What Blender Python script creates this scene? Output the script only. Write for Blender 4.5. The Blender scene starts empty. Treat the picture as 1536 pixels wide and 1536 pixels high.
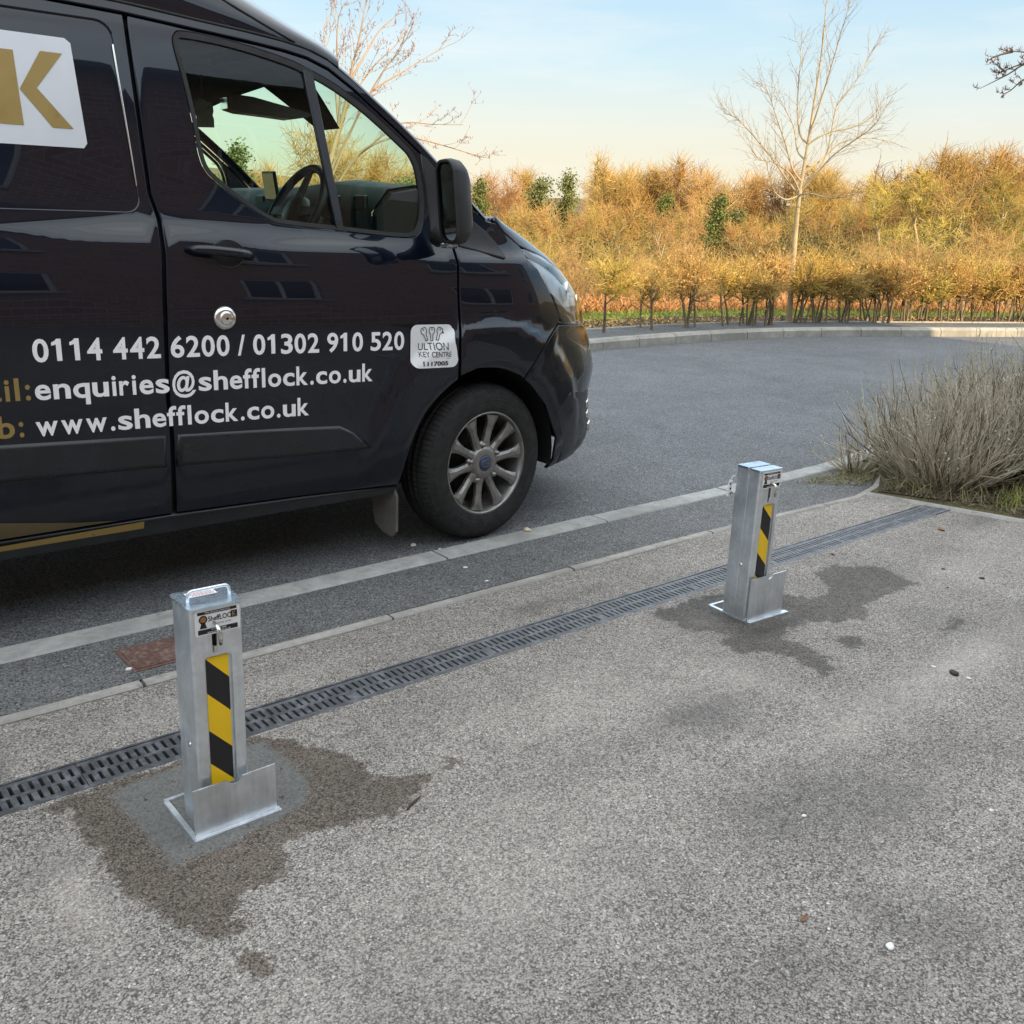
import bpy, bmesh, math, random
import numpy as np
from mathutils import Vector, Matrix
from mathutils.geometry import delaunay_2d_cdt
R = math.radians
scene = bpy.context.scene
COL = scene.collection
rnd = random.Random(7)

# ------------------------------------------------------------------ camera
CAM_H = 1.3234
PITCH, ROLL, YAWPX, FOC = R(16.8), R(1.8), 2590.0, 1440.0
d = np.array([0, math.cos(PITCH), math.sin(PITCH)])
cr, sr = math.cos(ROLL), math.sin(ROLL)
d = np.array([[cr, -sr, 0], [sr, cr, 0], [0, 0, 1]]) @ d
up = -d
hx = YAWPX - 768
hy = -(hx * d[0] + FOC * d[2]) / d[1]
ax = np.array([hx, hy, FOC]); ax /= np.linalg.norm(ax)
CM = np.stack([ax, np.cross(up, ax), up])          # world = CM @ camera
cam_d = bpy.data.cameras.new('camera'); cam = bpy.data.objects.new('camera', cam_d); COL.objects.link(cam)
m4 = Matrix.Identity(4)
for i in range(3):
    m4[i][0] = CM[i, 0]; m4[i][1] = -CM[i, 1]; m4[i][2] = -CM[i, 2]
m4[2][3] = CAM_H
cam.matrix_world = m4
cam_d.sensor_width = 36; cam_d.lens = 36 * FOC / 1536
cam_d.clip_start = .05; cam_d.clip_end = 3000
scene.camera = cam

# ------------------------------------------------------------------ light
SUN_EL = R(23.2); SUN_AZ_VEC = (0.03, -1.0)           # direction towards the sun on the ground
sun_d = bpy.data.lights.new('sun', 'SUN'); sun_d.energy = 5.0; sun_d.angle = R(.5); sun_d.color = (1, .78, .47)
sun = bpy.data.objects.new('sun', sun_d); COL.objects.link(sun)
sv = Vector((SUN_AZ_VEC[0], SUN_AZ_VEC[1], math.tan(SUN_EL))).normalized()
sun.rotation_euler = sv.to_track_quat('Z', 'Y').to_euler()
sun.location = sv * 40
W = bpy.data.worlds.new('World'); scene.world = W; W.use_nodes = True
wt = W.node_tree; wt.nodes.clear()
def wn(t, **k):
    n = wt.nodes.new(t)
    for a, b in k.items(): setattr(n, a, b)
    return n
sky = wn('ShaderNodeTexSky', sky_type='NISHITA', sun_disc=False)
sky.sun_elevation = SUN_EL; sky.sun_rotation = math.atan2(SUN_AZ_VEC[0], SUN_AZ_VEC[1])
sky.air_density = 1.2; sky.dust_density = 1.5; sky.ozone_density = 1.5
tc = wn('ShaderNodeTexCoord'); sx = wn('ShaderNodeSeparateXYZ'); wt.links.new(tc.outputs['Generated'], sx.inputs[0])
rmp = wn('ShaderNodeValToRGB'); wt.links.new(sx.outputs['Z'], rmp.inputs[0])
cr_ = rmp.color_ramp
# sky colours by the sine of the elevation: warm haze low down, clear blue above, added brightness overhead, unseen, to light the shaded ground
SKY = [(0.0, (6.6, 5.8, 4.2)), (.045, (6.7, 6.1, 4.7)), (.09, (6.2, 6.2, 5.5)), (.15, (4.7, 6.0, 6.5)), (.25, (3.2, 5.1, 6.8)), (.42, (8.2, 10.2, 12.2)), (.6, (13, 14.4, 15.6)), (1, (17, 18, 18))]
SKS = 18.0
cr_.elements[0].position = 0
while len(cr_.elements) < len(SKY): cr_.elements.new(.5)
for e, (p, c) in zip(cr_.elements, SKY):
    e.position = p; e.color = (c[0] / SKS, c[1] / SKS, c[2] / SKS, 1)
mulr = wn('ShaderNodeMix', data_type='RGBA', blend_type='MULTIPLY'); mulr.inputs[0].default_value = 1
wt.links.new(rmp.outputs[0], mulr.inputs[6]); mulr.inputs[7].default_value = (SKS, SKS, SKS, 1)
# faint streaks of cloud
mp = wn('ShaderNodeMapping'); mp.inputs['Scale'].default_value = (1.5, 1.5, 9)
wt.links.new(tc.outputs['Generated'], mp.inputs[0])
nz = wn('ShaderNodeTexNoise'); nz.inputs['Scale'].default_value = 2.4; nz.inputs['Detail'].default_value = 6; nz.inputs['Roughness'].default_value = .55
wt.links.new(mp.outputs[0], nz.inputs['Vector'])
mr = wn('ShaderNodeMapRange'); mr.inputs[1].default_value = .48; mr.inputs[2].default_value = .72; mr.inputs[3].default_value = 0; mr.inputs[4].default_value = .55
wt.links.new(nz.outputs[0], mr.inputs[0])
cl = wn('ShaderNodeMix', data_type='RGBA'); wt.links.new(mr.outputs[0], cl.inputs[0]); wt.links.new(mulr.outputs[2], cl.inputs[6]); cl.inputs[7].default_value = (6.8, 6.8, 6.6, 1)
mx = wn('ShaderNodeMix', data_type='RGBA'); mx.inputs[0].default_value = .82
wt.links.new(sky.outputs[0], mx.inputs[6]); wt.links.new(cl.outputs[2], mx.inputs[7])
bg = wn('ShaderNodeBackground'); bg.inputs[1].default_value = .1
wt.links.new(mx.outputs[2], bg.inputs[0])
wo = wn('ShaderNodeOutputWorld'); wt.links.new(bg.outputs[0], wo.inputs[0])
vs = scene.view_settings; vs.view_transform = 'Standard'; vs.look = 'None'; vs.gamma = 1; vs.use_curve_mapping = False
vs.exposure = 0.62

# ------------------------------------------------------------------ helpers
class NT:
    def __init__(s, name):
        s.m = bpy.data.materials.new(name); s.m.use_nodes = True; s.t = s.m.node_tree
        s.b = s.t.nodes['Principled BSDF']; s.out = s.t.nodes['Material Output']
    def n(s, t, ins=None, **k):
        x = s.t.nodes.new(t)
        for a, b in k.items(): setattr(x, a, b)
        for a, b in (ins or {}).items(): s.set(x.inputs[a], b)
        return x
    def set(s, sock, v):
        if hasattr(v, 'is_linked') or hasattr(v, 'links'): s.t.links.new(v, sock)
        else: sock.default_value = v
    def math(s, op, a, b=0., c=None, clamp=False):
        x = s.n('ShaderNodeMath', operation=op, use_clamp=clamp); s.set(x.inputs[0], a); s.set(x.inputs[1], b)
        if c is not None: s.set(x.inputs[2], c)
        return x.outputs[0]
    def mix(s, f, a, b, mode='MIX'):
        x = s.n('ShaderNodeMix', data_type='RGBA', blend_type=mode, clamp_factor=True)
        s.set(x.inputs[0], f); s.set(x.inputs[6], a if not isinstance(a, tuple) else c4(a)); s.set(x.inputs[7], b if not isinstance(b, tuple) else c4(b))
        return x.outputs[2]
    def mr(s, v, a, b, c=0., d=1., smooth=False):
        x = s.n('ShaderNodeMapRange', interpolation_type='SMOOTHSTEP' if smooth else 'LINEAR')
        for i, q in enumerate((v, a, b, c, d)): s.set(x.inputs[i], q)
        return x.outputs[0]
    def noise(s, vec, scale, detail=3, rough=.5, col=False):
        x = s.n('ShaderNodeTexNoise', {'Scale': scale, 'Detail': detail, 'Roughness': rough})
        if vec is not None: s.t.links.new(vec, x.inputs['Vector'])
        return x.outputs[1 if col else 0]
    def voro(s, vec, scale, feature='F1', out=0, rand=1.):
        x = s.n('ShaderNodeTexVoronoi', {'Scale': scale, 'Randomness': rand}, feature=feature)
        if vec is not None: s.t.links.new(vec, x.inputs['Vector'])
        return x.outputs[out]
    def coord(s, kind='Object'): return s.n('ShaderNodeTexCoord').outputs[kind]
    def pos(s): return s.n('ShaderNodeNewGeometry').outputs['Position']
    def scale(s, vec, sc):
        x = s.n('ShaderNodeMapping'); x.inputs['Scale'].default_value = sc; s.t.links.new(vec, x.inputs[0]); return x.outputs[0]
    def attr(s, name): return s.n('ShaderNodeAttribute', attribute_name=name).outputs['Fac']
    def bump(s, h, strength=.5, dist=.01, normal=None):
        x = s.n('ShaderNodeBump', {'Strength': strength, 'Distance': dist}); s.t.links.new(h, x.inputs['Height'])
        if normal is not None: s.t.links.new(normal, x.inputs['Normal'])
        return x.outputs[0]
    def p(s, **k):
        names = dict(col='Base Color', rough='Roughness', metal='Metallic', coat='Coat Weight', coatr='Coat Roughness', spec='Specular IOR Level', normal='Normal', trans='Transmission Weight', ior='IOR', alpha='Alpha', emit='Emission Color', emits='Emission Strength')
        for a, b in k.items():
            if isinstance(b, tuple): b = c4(b)
            s.set(s.b.inputs[names[a]], b)
        return s
def c4(c): return (c[0], c[1], c[2], 1.) if len(c) == 3 else c

def varied(name, col, rough=.5, metal=0, var=.25, scale=6., bump=0., bscale=60., coat=0., dirt=None, spec=.5):
    """one colour broken up by soft noise, optional grain"""
    t = NT(name); v = t.coord()
    f = t.noise(v, scale, 5, .6)
    k = t.mr(f, .25, .75, 1 - var, 1 + var)
    x = t.n('ShaderNodeMix', data_type='RGBA', blend_type='MULTIPLY'); x.inputs[0].default_value = 1
    x.inputs[6].default_value = c4(col); cc = t.n('ShaderNodeCombineColor')
    for i in range(3): t.set(cc.inputs[i], k)
    t.set(x.inputs[7], cc.outputs[0]); c = x.outputs[2]
    if dirt:
        f2 = t.noise(v, scale * 2.7, 6, .65); c = t.mix(t.mr(f2, .5, .7, 0, dirt[1]), c, dirt[0])
    t.p(col=c, metal=metal, rough=t.mr(t.noise(v, scale * 3, 4), .3, .7, max(rough - .08, .02), min(rough + .1, 1)), coat=coat, spec=spec)
    if bump: t.p(normal=t.bump(t.noise(v, bscale, 5, .6), bump, .004))
    return t.m

def tag(o, label=None, cat=None, group=None, kind=None):
    if label: o['label'] = label
    if cat: o['category'] = cat
    if group: o['group'] = group
    if kind: o['kind'] = kind
    return o
def thing(name, loc, label, cat, group=None, rotz=0):
    o = bpy.data.objects.new(name, None); COL.objects.link(o); o.empty_display_size = .1
    o.location = loc; o.rotation_euler = (0, 0, rotz)
    return tag(o, label, cat, group)
def obj(name, me, mat=None, parent=None):
    o = bpy.data.objects.new(name, me); COL.objects.link(o)
    if mat is not None and not me.materials:
        for q in (mat if isinstance(mat, (list, tuple)) else [mat]): me.materials.append(q)
    if parent: o.parent = parent
    return o
def copy_tree(o, parent=None):
    c = o.copy(); COL.objects.link(c); c.parent = parent
    for ch in list(o.children): copy_tree(ch, c)
    return c
def pyd(name, verts, faces, smooth=False, mats=None):
    me = bpy.data.meshes.new(name); me.from_pydata([tuple(map(float, v)) for v in verts], [], [tuple(int(i) for i in f) for f in faces]); me.update()
    if smooth: me.polygons.foreach_set('use_smooth', [True] * len(me.polygons))
    if mats is not None: me.polygons.foreach_set('material_index', mats)
    return me
class MB:
    """collects shapes into one mesh"""
    def __init__(s): s.v = []; s.f = []; s.m = []; s.sm = []
    def add(s, v, f, mi=0, smooth=False):
        b = len(s.v); s.v += [tuple(map(float, q)) for q in v]
        for q in f: s.f.append(tuple(i + b for i in q)); s.m.append(mi); s.sm.append(smooth)
    def box(s, c, size, mi=0, rot=None, bev=0.):
        x, y, z = size[0] / 2, size[1] / 2, size[2] / 2
        if bev <= 0:
            V = [Vector((a * x, b * y, e * z)) for a in (-1, 1) for b in (-1, 1) for e in (-1, 1)]
            F = [(0, 1, 3, 2), (4, 6, 7, 5), (0, 4, 5, 1), (2, 3, 7, 6), (0, 2, 6, 4), (1, 5, 7, 3)]
        else:
            bm = bmesh.new(); bmesh.ops.create_cube(bm, size=1.)
            for q in bm.verts: q.co = Vector((q.co.x * 2 * x, q.co.y * 2 * y, q.co.z * 2 * z))
            bmesh.ops.bevel(bm, geom=bm.edges[:], offset=bev, segments=2, profile=.5, affect='EDGES')
            bm.verts.index_update(); V = [q.co.copy() for q in bm.verts]; F = [tuple(q.index for q in f.verts) for f in bm.faces]; bm.free()
        if rot is not None: V = [rot @ q for q in V]
        c = Vector(c); s.add([q + c for q in V], F, mi)
    def tube(s, pts, rad, n=8, mi=0, cap=True, smooth=True):
        pts = [Vector(p) for p in pts]; k = len(pts)
        if not hasattr(rad, '__len__'): rad = [rad] * k
        V = []; F = []; up = None
        for i, p in enumerate(pts):
            t = (pts[min(i + 1, k - 1)] - pts[max(i - 1, 0)]).normalized()
            if up is None: up = t.orthogonal().normalized()
            a = (up - t * up.dot(t))
            a = a.normalized() if a.length > 1e-6 else t.orthogonal().normalized()
            up = a; b = t.cross(a)
            for j in range(n):
                w = 2 * math.pi * j / n; V.append(p + (a * math.cos(w) + b * math.sin(w)) * rad[i])
        for i in range(k - 1):
            for j in range(n): F.append((i * n + j, i * n + (j + 1) % n, (i + 1) * n + (j + 1) % n, (i + 1) * n + j))
        if cap: F.append(tuple(range(n - 1, -1, -1))); F.append(tuple((k - 1) * n + j for j in range(n)))
        s.add(V, F, mi, smooth)
    def lathe(s, prof, n=48, M=None, mi=0, smooth=True, close=False):
        """profile of (radius, height); turned about z, then moved by M"""
        V = []; F = []; k = len(prof)
        for i in range(n):
            w = 2 * math.pi * i / n
            for r, z in prof: V.append(Vector((r * math.cos(w), r * math.sin(w), z)))
        for i in range(n):
            j = (i + 1) % n
            for q in range(k - 1 + (1 if close else 0)):
                q2 = (q + 1) % k; F.append((i * k + q, j * k + q, j * k + q2, i * k + q2))
        if M is not None: V = [M @ q for q in V]
        s.add(V, F, mi, smooth)
    def prism(s, poly, z0, z1, mi=0, M=None, smooth=False):
        n = len(poly); V = [Vector((p[0], p[1], z0)) for p in poly] + [Vector((p[0], p[1], z1)) for p in poly]
        F = [tuple(range(n - 1, -1, -1)), tuple(range(n, 2 * n))] + [(i, (i + 1) % n, n + (i + 1) % n, n + i) for i in range(n)]
        if M is not None: V = [M @ q for q in V]
        s.add(V, F, mi, smooth)
    def mesh(s, name, auto=None):
        me = pyd(name, s.v, s.f); me.polygons.foreach_set('material_index', s.m); me.polygons.foreach_set('use_smooth', s.sm); return me
    def build(s, name, mat, parent=None): return obj(name, s.mesh(name), mat, parent)
def rrect(w, h, r, n=5, cx=0, cy=0):
    P_ = []
    for sx_, sy_, a0 in ((1, 1, 0), (-1, 1, 90), (-1, -1, 180), (1, -1, 270)):
        for i in range(n + 1):
            a = R(a0 + 90 * i / n); P_.append((cx + sx_ * (w / 2 - r) + r * math.cos(a), cy + sy_ * (h / 2 - r) + r * math.sin(a)))
    return P_
def catmull(pts, per=4, closed=False):
    p = [np.array(q, float) for q in pts]; n = len(p); out = []
    for i in range(n if closed else n - 1):
        a = p[(i - 1) % n] if closed else p[max(i - 1, 0)]; b = p[i]; c = p[(i + 1) % n]; e = p[(i + 2) % n] if closed else p[min(i + 2, n - 1)]
        for k in range(per):
            t = k / per; out.append(.5 * ((2 * b) + (c - a) * t + (2 * a - 5 * b + 4 * c - e) * t * t + (3 * b - a - 3 * c + e) * t ** 3))
    if not closed: out.append(p[-1])
    return [tuple(q) for q in out]
def area2(P_): return sum(P_[i][0] * P_[(i + 1) % len(P_)][1] - P_[(i + 1) % len(P_)][0] * P_[i][1] for i in range(len(P_))) / 2
def offs(P_, dd):
    """move a closed outline inwards by dd"""
    n = len(P_); q = [np.array(a, float) for a in P_]; sg = 1 if area2(P_) > 0 else -1; out = []
    for i in range(n):
        a = q[i] - q[i - 1]; b = q[(i + 1) % n] - q[i]; a /= np.linalg.norm(a) + 1e-12; b /= np.linalg.norm(b) + 1e-12
        na = np.array([-a[1], a[0]]) * sg; nb = np.array([-b[1], b[0]]) * sg; m = na + nb; m /= max(np.linalg.norm(m), 1e-6)
        out.append(tuple(q[i] + m * dd / max(m.dot(na), .45)))
    return out
def inside(P_, x, y):
    x = np.asarray(x); y = np.asarray(y); r = np.zeros(x.shape, bool); n = len(P_)
    for i in range(n):
        (x1, y1), (x2, y2) = P_[i], P_[(i + 1) % n]
        if y1 == y2: continue
        c = ((y1 > y) != (y2 > y)) & (x < (x2 - x1) * (y - y1) / (y2 - y1) + x1); r ^= c
    return r
def pdist(P_, x, y):
    x = np.asarray(x); y = np.asarray(y); dd = np.full(x.shape, 1e9); n = len(P_)
    for i in range(n):
        (x1, y1), (x2, y2) = P_[i], P_[(i + 1) % n]; ex, ey = x2 - x1, y2 - y1
        t = np.clip(((x - x1) * ex + (y - y1) * ey) / (ex * ex + ey * ey + 1e-12), 0, 1); dd = np.minimum(dd, np.hypot(x - x1 - t * ex, y - y1 - t * ey))
    return dd
def sdf(P_, x, y): return np.where(inside(P_, x, y), 1, -1) * pdist(P_, x, y)
def text_mesh(body, bold=0.0, align='LEFT', space=1.0):
    cu = bpy.data.curves.new('lettering', 'FONT'); cu.body = body; cu.offset = bold; cu.align_x = align; cu.fill_mode = 'FRONT'; cu.space_character = space; cu.resolution_u = 4
    o = bpy.data.objects.new('lettering', cu); COL.objects.link(o)
    dg = bpy.context.evaluated_depsgraph_get(); dg.update(); me = bpy.data.meshes.new_from_object(o.evaluated_get(dg))
    v = np.array([tuple(q.co)[:2] for q in me.vertices]); f = [tuple(p.vertices) for p in me.polygons]
    bpy.data.objects.remove(o); bpy.data.curves.remove(cu); bpy.data.meshes.remove(me)
    return v, f
# ------------------------------------------------------------------ ground materials
def asphalt(name, light, dark, cell=95., stains=False, bright=1., speck=.5):
    t = NT(name); v = t.pos()
    w = t.n('ShaderNodeVectorMath', operation='MULTIPLY_ADD'); t.t.links.new(t.noise(v, 60, 2, col=True), w.inputs[0]); w.inputs[1].default_value = (.006,) * 3; t.t.links.new(v, w.inputs[2]); vv = w.outputs[0]
    f1 = t.voro(vv, cell); idc = t.voro(vv, cell, out=1); f2 = t.voro(vv, cell * 2.3)
    n1 = t.noise(v, 26, 4, .65); n2 = t.noise(v, 3.1, 5, .6); n3 = t.noise(v, .55, 4, .6)
    sep = t.n('ShaderNodeSeparateColor'); t.t.links.new(idc, sep.inputs[0])
    gap = t.mr(t.math('ADD', f1, t.math('ADD', t.math('MULTIPLY', t.math('SUBTRACT', n1, .5), .55), t.math('MULTIPLY', t.math('SUBTRACT', t.noise(v, 95, 2), .5), .9))), .42, .80, 0, 1)
    base = t.mix(gap, light, dark)
    base = t.mix(t.math('MULTIPLY', t.mr(f2, .3, .6), .30), base, dark)
    pit = t.math('MULTIPLY', t.mr(t.math('ADD', sep.outputs[2], t.math('MULTIPLY', t.math('SUBTRACT', t.noise(v, 7, 3), .5), .35)), .86, .90), t.mr(f1, .75, .45)); base = t.mix(t.math('MULTIPLY', pit, .85), base, tuple(q * .45 for q in dark))
    k = t.math('MULTIPLY', t.mr(sep.outputs[0], 0, 1, .72, 1.25), t.mr(n2, .3, .7, .88, 1.12))
    k = t.math('MULTIPLY', k, t.mr(n3, .3, .7, .86, 1.12))
    base = t.mix(t.mr(sep.outputs[1], .955, .97, 0, speck), base, tuple(min(q * 1.9, .62) for q in light))
    rough = .88
    spec = .35
    if stains:
        dk = t.attr('dark'); pl = t.attr('pale'); nn = t.noise(v, 9, 5, .7); fine = t.noise(v, 45, 4, .7)
        base = t.mix(t.math('MULTIPLY', dk, t.mr(nn, .25, .7, .35, 1.)), base, t.mix(.5, tuple(q * .8 for q in dark), (.075, .078, .085)))
        base = t.mix(t.math('MULTIPLY', pl, t.mr(nn, .3, .7, .3, 1.)), base, tuple(min(q * 1.25, .5) for q in light))
        wet = t.attr('wet')
        e = t.math('ADD', wet, t.math('MULTIPLY', t.math('SUBTRACT', nn, .5), .12)); e = t.math('ADD', e, t.math('MULTIPLY', t.math('SUBTRACT', t.noise(v, 21, 3, .6), .5), .075)); e = t.math('ADD', e, t.math('MULTIPLY', t.math('SUBTRACT', fine, .5), .06))
        wm = t.mr(e, -.009, .010, 0, .96, True)
        sxx = t.n('ShaderNodeSeparateXYZ'); t.t.links.new(v, sxx.inputs[0]); gx_ = t.mr(sxx.outputs[0], 1.2, 2.2)
        wetc = t.mix(1., base, t.mix(gx_, t.mix(t.noise(v, 5.5, 3), (.36, .315, .275), (.56, .51, .465)), t.mix(t.noise(v, 5.5, 3), (.32, .31, .30), (.52, .505, .49))), 'MULTIPLY')
        base = t.mix(wm, base, wetc)
        pt = t.attr('patch'); pe = t.math('ADD', t.math('ADD', pt, t.math('MULTIPLY', t.math('SUBTRACT', nn, .5), .05)), t.math('MULTIPLY', t.math('SUBTRACT', fine, .5), .05)); pm = t.mr(pe, -.010, .014, 0, .95, True)
        fl = t.noise(t.scale(v, (1, .55, 1)), 55, 3, .6)
        mort = t.mix(t.mr(fl, .62, .68), t.mix(t.noise(v, 7, 4), (.098, .098, .094), (.155, .153, .146)), (.045, .041, .037))
        base = t.mix(pm, base, mort)
        rough = t.math('SUBTRACT', .88, t.math('ADD', t.math('MULTIPLY', wm, .22), t.math('MULTIPLY', pm, .12)))
        hgt = t.math('MULTIPLY', t.math('MULTIPLY', f1, -1.), t.math('SUBTRACT', 1., t.math('MULTIPLY', pm, .93)))
    else: hgt = t.math('MULTIPLY', f1, -1.)
    cc = t.n('ShaderNodeCombineColor')
    for i in range(3): t.set(cc.inputs[i], t.math('MULTIPLY', k, bright))
    base = t.mix(1., base, cc.outputs[0], 'MULTIPLY')
    t.p(col=base, rough=rough, spec=spec, normal=t.bump(hgt, .55, .006))
    return t.m
M_drive = asphalt('driveway_asphalt', (.378, .338, .306), (.100, .090, .082), 235., True, 1.1)
M_path = asphalt('pavement_asphalt', (.205, .203, .203), (.06, .06, .062), 170.)
M_road = asphalt('road_asphalt', (.205, .208, .215), (.058, .06, .065), 150.)
def concrete(name, col, sc=14.):
    t = NT(name); v = t.pos(); a = t.noise(v, sc, 6, .7); b = t.noise(v, 210, 3, .6); c = t.noise(v, 2.2, 4, .6)
    base = t.mix(t.mr(a, .3, .7), tuple(q * .72 for q in col), tuple(min(q * 1.18, .9) for q in col))
    base = t.mix(t.mr(b, .58, .7, 0, .5), base, tuple(q * .45 for q in col)); base = t.mix(t.mr(c, .45, .65, 0, .6), base, tuple(q * .55 for q in col)); base = t.mix(t.mr(t.noise(v, 34, 5, .7), .60, .68, 0, .55), base, (.10, .095, .08))
    t.p(col=base, rough=.9, spec=.3, normal=t.bump(b, .5, .003)); return t.m
M_kerb = concrete('kerb_concrete', (.385, .38, .365)); M_kerb2 = concrete('far_kerb_concrete', (.36, .34, .30), 9.)
M_edge = concrete('edging_concrete', (.37, .35, .32), 22.)
def soil(name, a, b, c):
    t = NT(name); v = t.pos(); n = t.noise(v, 12, 6, .7); n2 = t.noise(v, 55, 4, .7); n3 = t.noise(v, 2.2, 4)
    col = t.mix(t.mr(n, .35, .65), a, b); col = t.mix(t.mr(n2, .5, .62), col, c); col = t.mix(t.mr(n3, .5, .65, 0, .6), col, tuple((x + y) / 2 for x, y in zip(b, c)))
    t.p(col=col, rough=.95, spec=.2, normal=t.bump(n2, .8, .02)); return t.m
M_soil = soil('bed_soil', (.06, .048, .033), (.14, .11, .07), (.035, .03, .022))
M_verge = soil('verge_turf', (.09, .085, .04), (.17, .14, .075), (.06, .05, .03))
M_field = soil('field_grass', (.17, .22, .045), (.24, .27, .055), (.14, .11, .05))
M_hill = soil('hill_ground', (.16, .10, .05), (.20, .13, .06), (.10, .09, .04))

# ------------------------------------------------------------------ ground
def terrain_z(x, y):
    x = np.asarray(x, float); y = np.asarray(y, float)
    dd = np.hypot(x - 6, y - 2)
    far = np.clip((y + .35 * x - 14.5) / 30, 0, 1); far = far * far * (3 - 2 * far)
    hill = np.clip((dd - 170) / 260, 0, 1); hill = hill * hill * (3 - 2 * hill)
    return -.14 - 4.2 * far + hill * (20 + 5 * np.sin(x * .011 + 1) + 4 * np.sin(y * .017)) * (y + .6 * x > 0)
def grid_rings():
    V = []; F = []; rad = [0, 3, 6, 9, 12, 15, 18, 22, 26, 31, 37, 45, 55, 70, 90, 120, 160, 210, 260, 320, 380, 450, 600, 900, 1400, 2200]; n = 96
    for r in rad:
        for i in range(n):
            a = 2 * math.pi * i / n; x = 6 + r * math.cos(a); y = 2 + r * math.sin(a); V.append((x, y, float(terrain_z(x, y))))
    for k in range(len(rad) - 1):
        for i in range(n): F.append((k * n + i, (k + 1) * n + i, (k + 1) * n + (i + 1) % n, k * n + (i + 1) % n))
    return pyd('terrain', V, F, True)
tag(obj('terrain', grid_rings(), M_hill), kind='structure')

EX = lambda y: 4.545 + (2.60 - y) * .2815            # right hand edge of the driveway
def fine_sheet(name, xs, ys, z, mat, clip=True, stains=None):
    xs = np.array(xs); ys = np.array(ys); gx, gy = np.meshgrid(xs, ys)
    if clip: gx = np.minimum(gx, EX(gy))
    V = np.stack([gx, gy, np.full_like(gx, z)], -1).reshape(-1, 3); nx = len(xs); F = []
    for j in range(len(ys) - 1):
        for i in range(nx - 1):
            if gx[j, i + 1] - gx[j, i] < 1e-5 and gx[j + 1, i + 1] - gx[j + 1, i] < 1e-5: continue
            F.append((j * nx + i, j * nx + i + 1, (j + 1) * nx + i + 1, (j + 1) * nx + i))
    me = pyd(name, V, F)
    if stains:
        for k, fn in stains.items():
            a = me.attributes.new(k, 'FLOAT', 'POINT'); a.data.foreach_set('value', fn(V[:, 0], V[:, 1]).astype(np.float32))
    return tag(obj(name, me, mat), kind='structure')
PATCH = [(.545, 2.115), (.555, 1.95), (.565, 1.76), (.71, 1.765), (.90, 1.80), (.955, 1.87), (.94, 2.12), (.79, 2.15)]
WETS = [[(.40, 2.155), (.45, 2.09), (.455, 1.93), (.46, 1.74), (.52, 1.57), (.555, 1.49), (.585, 1.47), (.605, 1.50), (.61, 1.55), (.615, 1.61), (.73, 1.575), (.765, 1.62), (.78, 1.69), (.87, 1.685), (.99, 1.665), (1.03, 1.645), (1.10, 1.675), (1.22, 1.725), (1.08, 1.80), (1.085, 1.93), (1.01, 2.08), (.92, 2.165), (.6, 2.17)],
        [(.565, 1.44), (.60, 1.455), (.605, 1.40), (.59, 1.365), (.572, 1.385)],
        [(2.42, 2.12), (2.44, 1.92), (2.52, 1.86), (2.44, 1.80), (2.40, 1.73), (2.52, 1.66), (2.53, 1.56), (2.50, 1.47), (2.56, 1.455), (2.63, 1.55), (2.66, 1.63), (2.62, 1.72), (2.72, 1.75), (2.84, 1.74), (2.98, 1.66), (3.06, 1.64), (3.13, 1.72), (3.30, 1.72), (3.52, 1.72), (3.60, 1.90), (3.47, 2.0), (3.42, 2.07), (3.27, 2.0), (3.18, 1.88), (3.02, 1.88), (2.98, 1.98), (2.9, 2.06), (2.66, 2.13)],
        [(2.72, 1.55), (2.80, 1.60), (2.86, 1.56), (2.83, 1.52), (2.75, 1.515)], [(3.16, 1.42), (3.30, 1.45), (3.33, 1.40), (3.22, 1.385)],
        [(1.25, 1.735), (1.285, 1.765), (1.31, 1.735), (1.28, 1.72)]]
def wetf(x, y): return np.max([np.clip(sdf(p, x, y), -.3, .3) for p in WETS], 0)
def patchf(x, y): return np.clip(sdf(PATCH, x, y), -.3, .3)
BL = [(2.02, 1.52, .20, .11, .75), (1.88, 1.10, .26, .12, .6), (2.05, .95, .2, .08, .45), (1.05, .95, .16, .05, .28), (1.65, .72, .05, .13, .5), (1.38, .80, .10, .05, .35), (1.75, .68, .05, .08, .45), (.36, 1.9, .07, .04, .5), (3.6, 1.95, .5, .2, .18), (1.2, 2.0, .3, .1, .2), (2.45, 2.0, .06, .2, .5), (.62, 1.12, .12, .06, .2), (2.7, 1.0, .5, .1, .25), (.37, 2.42, .02, .11, .8), (2.15, 2.42, .14, .05, .6), (1.16, 2.47, .05, .02, .5), (4.62, 1.98, .25, .06, .5), (4.9, 1.4, .12, .3, .4), (2.45, 2.42, .07, .04, .5), (2.60, 1.80, .06, .03, .7), (2.62, 1.95, .03, .13, .6), (2.76, 1.79, .13, .025, .7), (2.90, 1.92, .03, .13, .6), (2.75, 2.10, .14, .03, .6), (3.2, 1.3, .12, .5, .3), (1.3, .62, .25, .03, .3), (3.6, 1.2, .10, .6, .3), (1.7, 1.55, .35, .04, .25)]
PLS = [(2.3, 1.6, .12, .12, .35), (2.95, 1.25, .45, .08, .55), (2.35, 1.25, .3, .1, .3), (.38, 1.75, .05, .16, .6), (1.9, 1.8, .5, .2, .3), (1.2, 1.4, .4, .2, .25), (3.9, 1.7, .5, .12, .3), (.9, 1.2, .5, .15, .2), (1.80, .80, .02, .015, .6), (2.5, 1.98, .05, .05, .5), (.95, 2.42, .5, .05, .25)]
def blobs(L): return lambda x, y: np.clip(sum(a * np.exp(-((x - cx) / sx_) ** 2 - ((y - cy) / sy_) ** 2) for cx, cy, sx_, sy_, a in L), 0, 1)
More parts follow.
